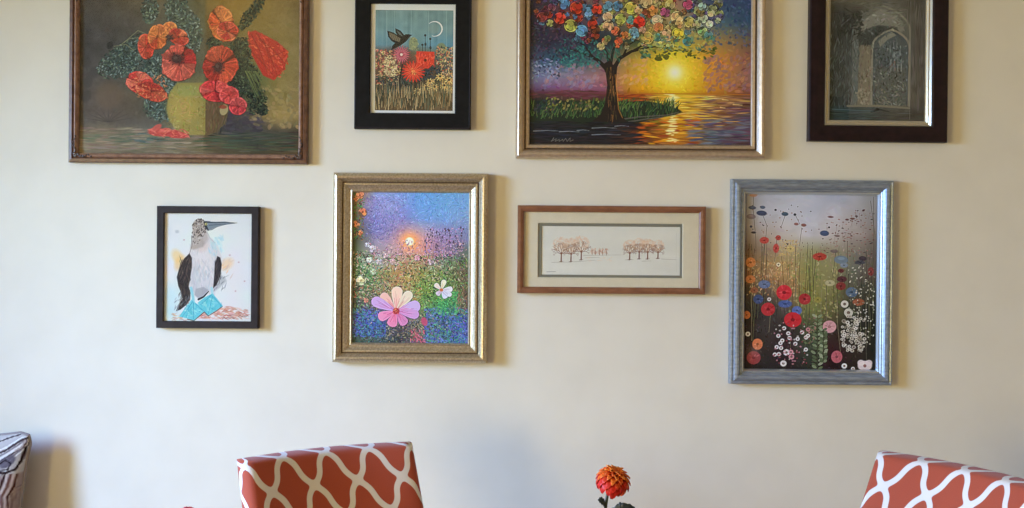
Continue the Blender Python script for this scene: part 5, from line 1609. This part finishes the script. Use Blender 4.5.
def curved_slab(name, parent, m, K=0.95):
    """upholstered back: a padded slab bent round a gentle arc and leaning back"""
    bm = bmesh.new()
    uvl = bm.loops.layers.uv.new('cloth')
    ns, nt = 22, 16
    H = ZT - ZB
    grid = {}
    # cross-section with rounded rim: list of (inset, depth) rings from the front face round to the back face
    NR = 12
    rim = [(.013 * (1 - math.sin(math.pi * q / NR) ** .45), THK / 2 * (1 - math.cos(math.pi * q / NR))) for q in range(NR + 1)]
    SIDE = 2.6      # the ends are rounder than the top

    def P(s, t, dep):
        x = s
        y = -K * s * s + RECL * (t - ZB) + dep
        nx = 2 * K * s
        return Vector((x + 0.0 + nx * dep * .6, y - RECL * (H), t + RECL * .25 * 0))

    def patch(dep, inset):
        g = [[None] * (nt + 1) for _ in range(ns + 1)]
        for i in range(ns + 1):
            for j in range(nt + 1):
                s = -HWID + inset * SIDE + (2 * HWID - 2 * inset * SIDE) * i / ns
                t = ZB + inset + (H - 2 * inset) * j / nt
                bulge = 0.004 * (1 - (s / HWID) ** 4) * (1 - ((t - (ZB + ZT) / 2) / (H / 2)) ** 4)
                g[i][j] = (bm.verts.new(P(s, t, dep - bulge if dep < THK / 2 else dep + bulge)), s, t)
        return g
    gs = [patch(d, i) for i, d in (rim[0], rim[-1])]

    def quad(vs, uvs):
        f = bm.faces.new(vs)
        for lp, q in zip(f.loops, uvs):
            lp[uvl].uv = q
        f.smooth = True
        return f
    for gi, g in enumerate(gs):
        for i in range(ns):
            for j in range(nt):
                q = [g[i][j], g[i + 1][j], g[i + 1][j + 1], g[i][j + 1]]
                if gi:
                    q = q[::-1]
                quad([a[0] for a in q], [(a[1] + .5, a[2]) for a in q])
    # rim loops
    per = [(i, 0) for i in range(ns)] + [(ns, j) for j in range(nt)] + [(i, nt) for i in range(ns, 0, -1)] + [(0, j) for j in range(nt, 0, -1)]
    loops = []
    for q, (inset, dep) in enumerate(rim):
        L_ = []
        for i, j in per:
            s = -HWID + inset * SIDE + (2 * HWID - 2 * inset * SIDE) * i / ns
            t = ZB + inset + (H - 2 * inset) * j / nt
            if q == 0:
                v = gs[0][i][j][0]
            elif q == len(rim) - 1:
                v = gs[1][i][j][0]
            else:
                v = bm.verts.new(P(s, t, dep))
            # cloth wraps over the edge
            us, ut = s, t
            dd = dep
            if i == 0:
                us = s - dd
            elif i == ns:
                us = s + dd
            if j == nt:
                ut = t + dd
            elif j == 0:
                ut = t - dd
            L_.append((v, us + .5, ut))
        loops.append(L_)
    n = len(per)
    for a, b in zip(loops, loops[1:]):
        for i in range(n):
            j = (i + 1) % n
            q = [a[j], a[i], b[i], b[j]]
            quad([z[0] for z in q], [(z[1], z[2]) for z in q])
    bmesh.ops.recalc_face_normals(bm, faces=bm.faces)
    return from_bm(name, bm, parent, m)


def make_chair(label, m, yaw, mid, zoff=0.0):
    """mid: world point of the middle of the line between the two front top corners of the back"""
    yoff = -0.95 * HWID ** 2
    R = Matrix.Rotation(yaw, 3, 'Z')
    loc = Vector(mid) - R @ Vector((0, yoff, 0))
    e = empty('dining_chair', (loc.x, loc.y, 0), label, 'chair', 'orange patterned dining chairs', (0, 0, yaw))
    curved_slab('backrest', e, m)
    yb = -RECL * (ZT - ZB)
    # seat cushion
    bm = bmesh.new()
    uvl = bm.loops.layers.uv.new('cloth')
    box(bm, -.215, .215, yb - .46, yb + .03, .36, .475, .025, 4)
    for f in bm.faces:
        f.smooth = True
        for lp in f.loops:
            lp[uvl].uv = (lp.vert.co.x + .5 + (lp.vert.co.z if abs(f.normal.x) > .7 else 0), lp.vert.co.y + (lp.vert.co.z if abs(f.normal.y) > .7 else 0))
    from_bm('seat', bm, e, m)
    for sx in (-1, 1):
        for y, sp in ((yb - .42, -.0), (yb - .01, .05)):
            b2 = bmesh.new()
            tube(b2, [(sx * .185, y, .37), (sx * .19, y + sp, 0.0)], [.021, .014], 4)
            from_bm('leg', b2, e, M_LEG)
    return e


LU, RU, LV = 0.60, 0.27, -(0.862 / 0.130) + 6.0
make_chair('orange and white lattice chair in the shade, left of the orange flower', lattice_mat('terracotta_lattice_cloth', 0.30, LU, LV), math.radians(32),
           (-.380, -.458, 0))
make_chair('orange and white lattice chair at the right edge, turned towards the window', lattice_mat('terracotta_lattice_cloth_mirrored', -0.30, RU, LV), math.radians(-62),
           (.894, -.576, 0))

# ------------------------------------------------------------------ dining table (its top lies just below the picture)
M_TABLE = textured('oak_table', (0.30, 0.17, 0.09), (0.42, 0.26, 0.15), scale=(3, 30, 3), noise=3, rough=.35, bump=.1)
t_ = empty('dining_table', (0.1, -1.40, 0), 'wooden dining table in front of the two chairs, below the flower', 'table')
box_obj('tabletop', (-.76, .76, -.43, .43, .72, .75), t_, M_TABLE, .006)
for sx in (-1, 1):
    bm = bmesh.new()
    tube(bm, [(sx * .45, 0, .719), (sx * .45, 0, .04)], [.05, .04], 16)
    from_bm('pedestal', bm, t_, M_TABLE, True)
    box_obj('foot', (sx * .45 - .045, sx * .45 + .045, -.32, .32, 0, .045), t_, M_TABLE, .008)


# ------------------------------------------------------------------ flowers in bud vases
def petal_mat(name):
    m = mat(name, (0.9, 0.2, 0.05), .5, 0, .3)
    b = m.node_tree.nodes['Principled BSDF']
    at_ = N(m, 'ShaderNodeAttribute')
    at_.attribute_name = 'paint'
    L(m, at_.outputs['Color'], b.inputs['Base Color'])
    b.inputs['Subsurface Weight'].default_value = .0
    return m


M_PETAL = petal_mat('dahlia_petals')
M_STEM = mat('dark_green_stem', (0.02, 0.03, 0.012), .5)
M_LEAF = textured('dark_green_leaf', (0.004, 0.007, 0.007), (0.012, 0.02, 0.014), scale=(60, 60, 60), noise=3, rough=.45)
M_VASE = mat('white_glazed_ceramic', (0.72, 0.70, 0.66), .2)


def flower(head, stem_pts, R, tilt, label, leaf_specs, top, under, seed=2):
    base = stem_pts[-1]
    e = empty('flower', base, label, 'flower', None)
    B0 = Vector(base)
    h = Vector(head) - B0
    rnd = random.Random(seed)
    bm = bmesh.new()
    cl = bm.verts.layers.float_color.new('paint')
    TM = Matrix.Rotation(tilt[0], 3, 'X') @ Matrix.Rotation(tilt[1], 3, 'Y')
    # spirally arranged curled petals: bud-like dome, outer ones hanging
    nP = 92
    for i in range(nP):
        f = i / (nP - 1)
        az = i * 2.39996
        pj = rnd.uniform(-.28, .22)
        el = math.radians(86 - 118 * f ** .80)             # centre petals upright, outer ones drooping
        ln = R * (0.62 + 0.52 * f ** .5) * rnd.uniform(.93, 1.06)
        w = R * (0.11 + 0.15 * f) * rnd.uniform(.9, 1.1)
        root = Vector((0, 0, R * .05))
        ca, sa = math.cos(az), math.sin(az)
        seg = 7
        prev = None
        x = 0.0
        z = 0.0
        a = min(math.radians(88), el + .5)
        st = ln / seg
        side = Vector((-sa, ca, 0))
        for j in range(seg + 1):
            t = j / seg
            ww = w * (math.sin(math.pi * min(1, (t * .82 + .15))) ** .7)
            cen = root + Vector((ca * x, sa * x, z))
            cup = ww * .55
            outn = Vector((ca * -math.sin(a), sa * -math.sin(a), math.cos(a)))
            row = []
            for q in (-1, 0, 1):
                p = cen + side * (ww * q) + outn * (cup * (q * q) * 1.0)
                v = bm.verts.new(h + TM @ p)
                # petal tips yellow-orange above, crimson beneath the flower
                hh_ = max(0, min(1, (z / R + .25) / 1.1))
                m_ = max(0, min(1, hh_ * (.35 + .65 * t) + pj))
                c = [under[c_] * (1 - m_) + top[c_] * m_ for c_ in range(3)]
                g = rnd.uniform(.85, 1.15) * (1.15 if q else .85)
                v[cl] = (min(1, c[0] * g), min(1, c[1] * g), min(1, c[2] * g), 1)
                row.append(v)
            if prev:
                for q in range(2):
                    bm.faces.new((prev[q], prev[q + 1], row[q + 1], row[q]))
            prev = row
            x += math.cos(a) * st
            z += math.sin(a) * st
            a -= (1.35 + .75 * f) / seg
    o = from_bm('blossom', bm, e, M_PETAL, True)
    so = o.modifiers.new('thick', 'SOLIDIFY')
    so.thickness = .0006
    bm = bmesh.new()
    pts = [h + TM @ Vector((0, 0, -R * .12))] + [Vector(p) - B0 for p in stem_pts[1:]]
    tube(bm, pts, .0024, 8)
    tube(bm, [h + TM @ Vector((0, 0, R * .06)), h + TM @ Vector((0, 0, -R * .16))], [R * .28, R * .1], 10)
    from_bm('stem', bm, e, M_STEM, True)
    for p, a, l, w, dz in leaf_specs:
        bm = bmesh.new()
        p = Vector(p) - B0
        seg = 10
        prev = None
        for j in range(seg + 1):
            t = j / seg
            ww = w * math.sin(math.pi * min(1, t * .93 + .04)) * (1 + .25 * math.sin(j * 2.6))
            q = p + Vector((math.cos(a) * l * t, -.25 * l * t, dz * (t - .6 * t * t)))
            row = [bm.verts.new(q + Vector((0, -.35 * ww, s_ * ww)) + Vector((0, -abs(s_) * ww * .3, 0))) for s_ in (-1, 0, 1)]
            if prev:
                for q_ in range(2):
                    bm.faces.new((prev[q_], prev[q_ + 1], row[q_ + 1], row[q_]))
            prev = row
        lo = from_bm('leaf', bm, e, M_LEAF, True)
        so = lo.modifiers.new('thick', 'SOLIDIFY')
        so.thickness = .0008
    return e


def bud_vase(x, y, label):
    bm = bmesh.new()
    prof = [(.022, 0), (.030, .004), (.036, .03), (.034, .055), (.018, .08), (.0115, .095), (.012, .106), (.014, .11), (.0115, .11), (.0095, .106), (.009, .08), (.02, .05), (.018, .012)]
    lathe(bm, prof, 28)
    o = from_bm('bud_vase', bm, None, M_VASE, True)
    o.location = (x, y, .751)
    return tag(o, label, 'vase')


d = 1.60
hd = at(613.5, 480.5, d)
s1 = at(607.5, 494, d)
s2 = at(604, 520, d)
flower(hd, [hd, s1, s2, (s2.x - .002, hd.y, .84), (s2.x - .002, hd.y, .775)], .031, (math.radians(10), math.radians(14)),
       'orange and red dahlia on a dark stem, between the two chairs',
       [(at(606, 505, d), 2.9, .014, .006, .022), (at(605, 507, d), 1.9, .010, .006, .022), (at(609, 511, d), .25, .042, .008, .022), (at(613, 512, d), .9, .030, .009, .026)],
       (1.0, .34, .035), (.55, .02, .012))
bud_vase(s2.x - .002, hd.y, 'white bud vase holding the orange and red dahlia')
h2 = at(187.5, 513, d)
flower(h2, [h2, h2 + Vector((.001, 0, -.03)), h2 + Vector((.001, 0, -.08)), (h2.x + .001, h2.y, .80), (h2.x + .001, h2.y, .775)], .0135, (0, 0),
       'small dark red bloom peeking up at the lower edge, left of the shaded chair', [], (.75, .06, .04), (.4, .02, .02), 5)
bud_vase(h2.x + .001, h2.y, 'white bud vase under the small dark red bloom')

# ------------------------------------------------------------------ window bench with a patterned throw pillow leaning on the wall
M_BENCH = textured('oatmeal_bench_cloth', (0.42, 0.38, 0.32), (0.50, 0.46, 0.39), scale=(80, 80, 80), noise=5, rough=.9)
bn = empty('bench', (-1.72, -.30, 0), 'upholstered bench against the wall under the patterned pillow', 'bench')
box_obj('seat', (-.55, .55, -.26, .26, .30, .412), bn, M_BENCH, .02, 4)
for sx in (-1, 1):
    for sy in (-1, 1):
        bm = bmesh.new()
        tube(bm, [(sx * .48, sy * .2, .305), (sx * .49, sy * .21, 0)], [.022, .014], 10)
        from_bm('leg', bm, bn, M_LEG, True)


def paint_pillow():
    # canvas units: 100 per pillow side
    c = Canvas(0, 0, 100, 100, 4.0, 21)
    c.fill((186, 178, 172))
    c.noise(6, 6, 4)
    dk, md, lt, gy = (66, 56, 62), (128, 112, 108), (216, 208, 204), (140, 136, 140)

    def arcs(cx_, cy_, r0, a0, a1, n, cols, w=1.2, sq=1.0):
        for i in range(n):
            r_ = r0 - i * 2.3
            pts = [(cx_ + r_ * math.cos(t), cy_ + r_ * sq * math.sin(t)) for t in np.linspace(a0, a1, 18)]
            c.line(pts, w, cols[i % len(cols)], w * .7, .9)
    for qx in range(-1, 3):
        for qy in range(-1, 3):
            ox, oy = qx * 46 + 16, qy * 44 + 30
            arcs(ox + 4, oy - 4, 19, 3.0, 5.6, 7, (dk, lt, gy, lt, md, lt), 1.5, .8)
            arcs(ox + 20, oy + 8, 15, 5.4, 8.2, 6, (dk, lt, md, lt, gy), 1.4, 1.0)
            arcs(ox + 6, oy + 20, 12, .3, 3.4, 5, (dk, lt, (150, 116, 100), lt), 1.3, .8)
            for k in range(10):
                t = k * .628
                c.ell(ox + 10 + 7 * math.cos(t), oy + 12 + 6 * math.sin(t), 3.2, 1.7, t, (150, 124, 112), .9, .7)
                c.ell(ox + 10 + 4 * math.cos(t), oy + 12 + 3.6 * math.sin(t), 1.8, 1.0, t, lt, .9, .6)
            c.ell(ox + 10, oy + 12, 3.6, 3.4, 0, (60, 62, 92), 1, .7)
            c.ell(ox + 10, oy + 12, 1.8, 1.7, 0, (30, 30, 50), 1, .7)
    c.dabs(420, (0, 0, 100, 100), 3.4, 1.0, [dk, lt, md, (150, 116, 100)], 6, 4, .7, 1.3, .7)

    # the scroll that runs into the upper right corner
    def q(x, y):
        return 100 - (31 - x) * .52, (y - 436) * .52
    c.poly([q(-14, 432), q(40, 432), q(40, 482), q(24, 480), q(4, 478), q(-14, 474)], (196, 190, 186), .95, 1)
    for o in range(7):
        f = o * 4.3
        pts = [q(33 - f * .1, 436 + f * .6), q(22 - f * .3, 441 + f), q(10 - f * .2, 450 + f * .9), q(-4, 456 + f * .85), q(-14, 459 + f * .8)]
        c.line(pts, 1.5 if o % 2 else .9, ((232, 228, 226), (92, 78, 84), (150, 142, 146))[o % 3], 1, .95)
    c.line([q(20, 437), q(8, 440), q(-6, 446), q(-14, 448)], 1.0, (84, 72, 78), .8, .95)
    for o in range(4):
        c.line([q(34 - o * 2.2, 440 + o * 1.5), q(31 - o * 2.2, 449 + o), q(24 - o * 1.5, 453 + o * .5)], 1.0, ((84, 66, 66), (206, 200, 198), (120, 98, 96), (190, 180, 178))[o], .8, .95)
    c.ell(*q(14, 466), 4.5, 3.0, -.6, (120, 114, 124), .9, .8)
    c.line([q(4, 470), q(12, 464), q(18, 468), q(16, 474), q(8, 475)], .9, (60, 52, 60), .7, .95)
    c.line([q(29, 452), q(28, 464), q(24, 474), q(12, 478), q(-2, 476), q(-14, 474)], 1.5, (70, 54, 54), 1.1, .95)
    c.poly([q(-14, 478), q(12, 481), q(32, 477), q(32, 530), q(-14, 530)], (168, 148, 140), .8, 1)
    for o in range(5):
        c.line([q(26 - o * 3, 480), q(25 - o * 3.4, 492), q(20 - o * 3, 502), q(22 - o * 3, 516)], 1.3, ((96, 66, 60), (206, 190, 184), (130, 96, 88), (216, 204, 198), (84, 60, 60))[o], .9, .9)
    c.line([q(-6, 482), q(2, 488), q(4, 496)], 1.4, (86, 50, 44), 1, .9)
    c.ell(*q(2, 505), 6.2, 6.0, 0, (150, 130, 128), .95, .8)
    c.ell(*q(2, 505), 4.6, 4.4, 0, (58, 60, 84), .95, .8)
    c.ell(*q(2, 505), 2.4, 2.2, 0, (150, 150, 170), .9, .8)
    c.ell(*q(3, 506), 1.3, 1.2, 0, (30, 30, 44), .9, .6)
    return c.crisp(1.4, 1.25)


def pillow():
    cv = paint_pillow()
    S = .47
    n = 150
    bm = bmesh.new()
    cl = bm.verts.layers.float_color.new('paint')

    def pt(u, v, side):
        # u, v in -1..1; pinched edges, pointed corners
        eu = 1 - .075 * (1 - u * u) if False else 1
        pin = .095
        # blunt the four corners
        cr = max(0.0, abs(u) + abs(v) - 1.86)
        u, v = u - math.copysign(cr * .30, u), v - math.copysign(cr * .30, v)
        x = u * (1 - pin * (1 - v * v) ** 1.0 * abs(u) ** 3)
        z = v * (1 - pin * (1 - u * u) ** 1.0 * abs(v) ** 3)
        th = .056 * ((1 - min(1, abs(u)) ** 2.6) * (1 - min(1, abs(v)) ** 2.6)) ** .55 + .0035
        wr = .0025 * math.sin(u * 9 + v * 5) * (1 - u * u) * (1 - v * v)
        return Vector((x * S / 2, side * (th + wr), z * S / 2))
    g = {}
    for side in (-1, 1):
        for i in range(n + 1):
            for j in range(n + 1):
                u, v = -1 + 2 * i / n, -1 + 2 * j / n
                q = bm.verts.new(pt(u, v, side))
                col = lin(np.clip(cv.col_at((u + 1) * 50, (1 - v) * 50), 0, 255)) * .74
                q[cl] = (col[0], col[1], col[2], 1)
                g[side, i, j] = q
        for i in range(n):
            for j in range(n):
                f = [g[side, i, j], g[side, i + 1, j], g[side, i + 1, j + 1], g[side, i, j + 1]]
                bm.faces.new(f if side < 0 else f[::-1])
    per = [(i, 0) for i in range(n)] + [(n, j) for j in range(n)] + [(i, n) for i in range(n, 0, -1)] + [(0, j) for j in range(n, 0, -1)]
    for a, b in zip(per, per[1:] + per[:1]):
        bm.faces.new((g[-1, a[0], a[1]], g[-1, b[0], b[1]], g[1, b[0], b[1]], g[1, a[0], a[1]]))
    bmesh.ops.recalc_face_normals(bm, faces=bm.faces)
    e = empty('throw_pillow', (-1.468, -.095, .432), 'patterned taupe and white throw pillow at the lower left edge', 'pillow', None)
    o = from_bm('pillow_cover', bm, e, M_CLOTHPRINT, True)
    o.location = (0, 0.0, S / 2)
    # piping round the seam
    b2 = bmesh.new()
    ring = [pt(-1 + 2 * i / n, -1 + 2 * j / n, -1) * 1.0 for i, j in per]
    ring = [Vector((p.x * 1.004, 0, p.z * 1.004)) for p in ring]
    tube(b2, ring + ring[:1], .0042, 8, cap=False)
    o2 = from_bm('piping', b2, e, mat('taupe_piping', (0.25, 0.21, 0.20), .85), True)
    o2.location = (0, 0, S / 2)
    e.rotation_euler = (math.radians(-5), math.radians(1), math.radians(-2))
    return e


pillow()
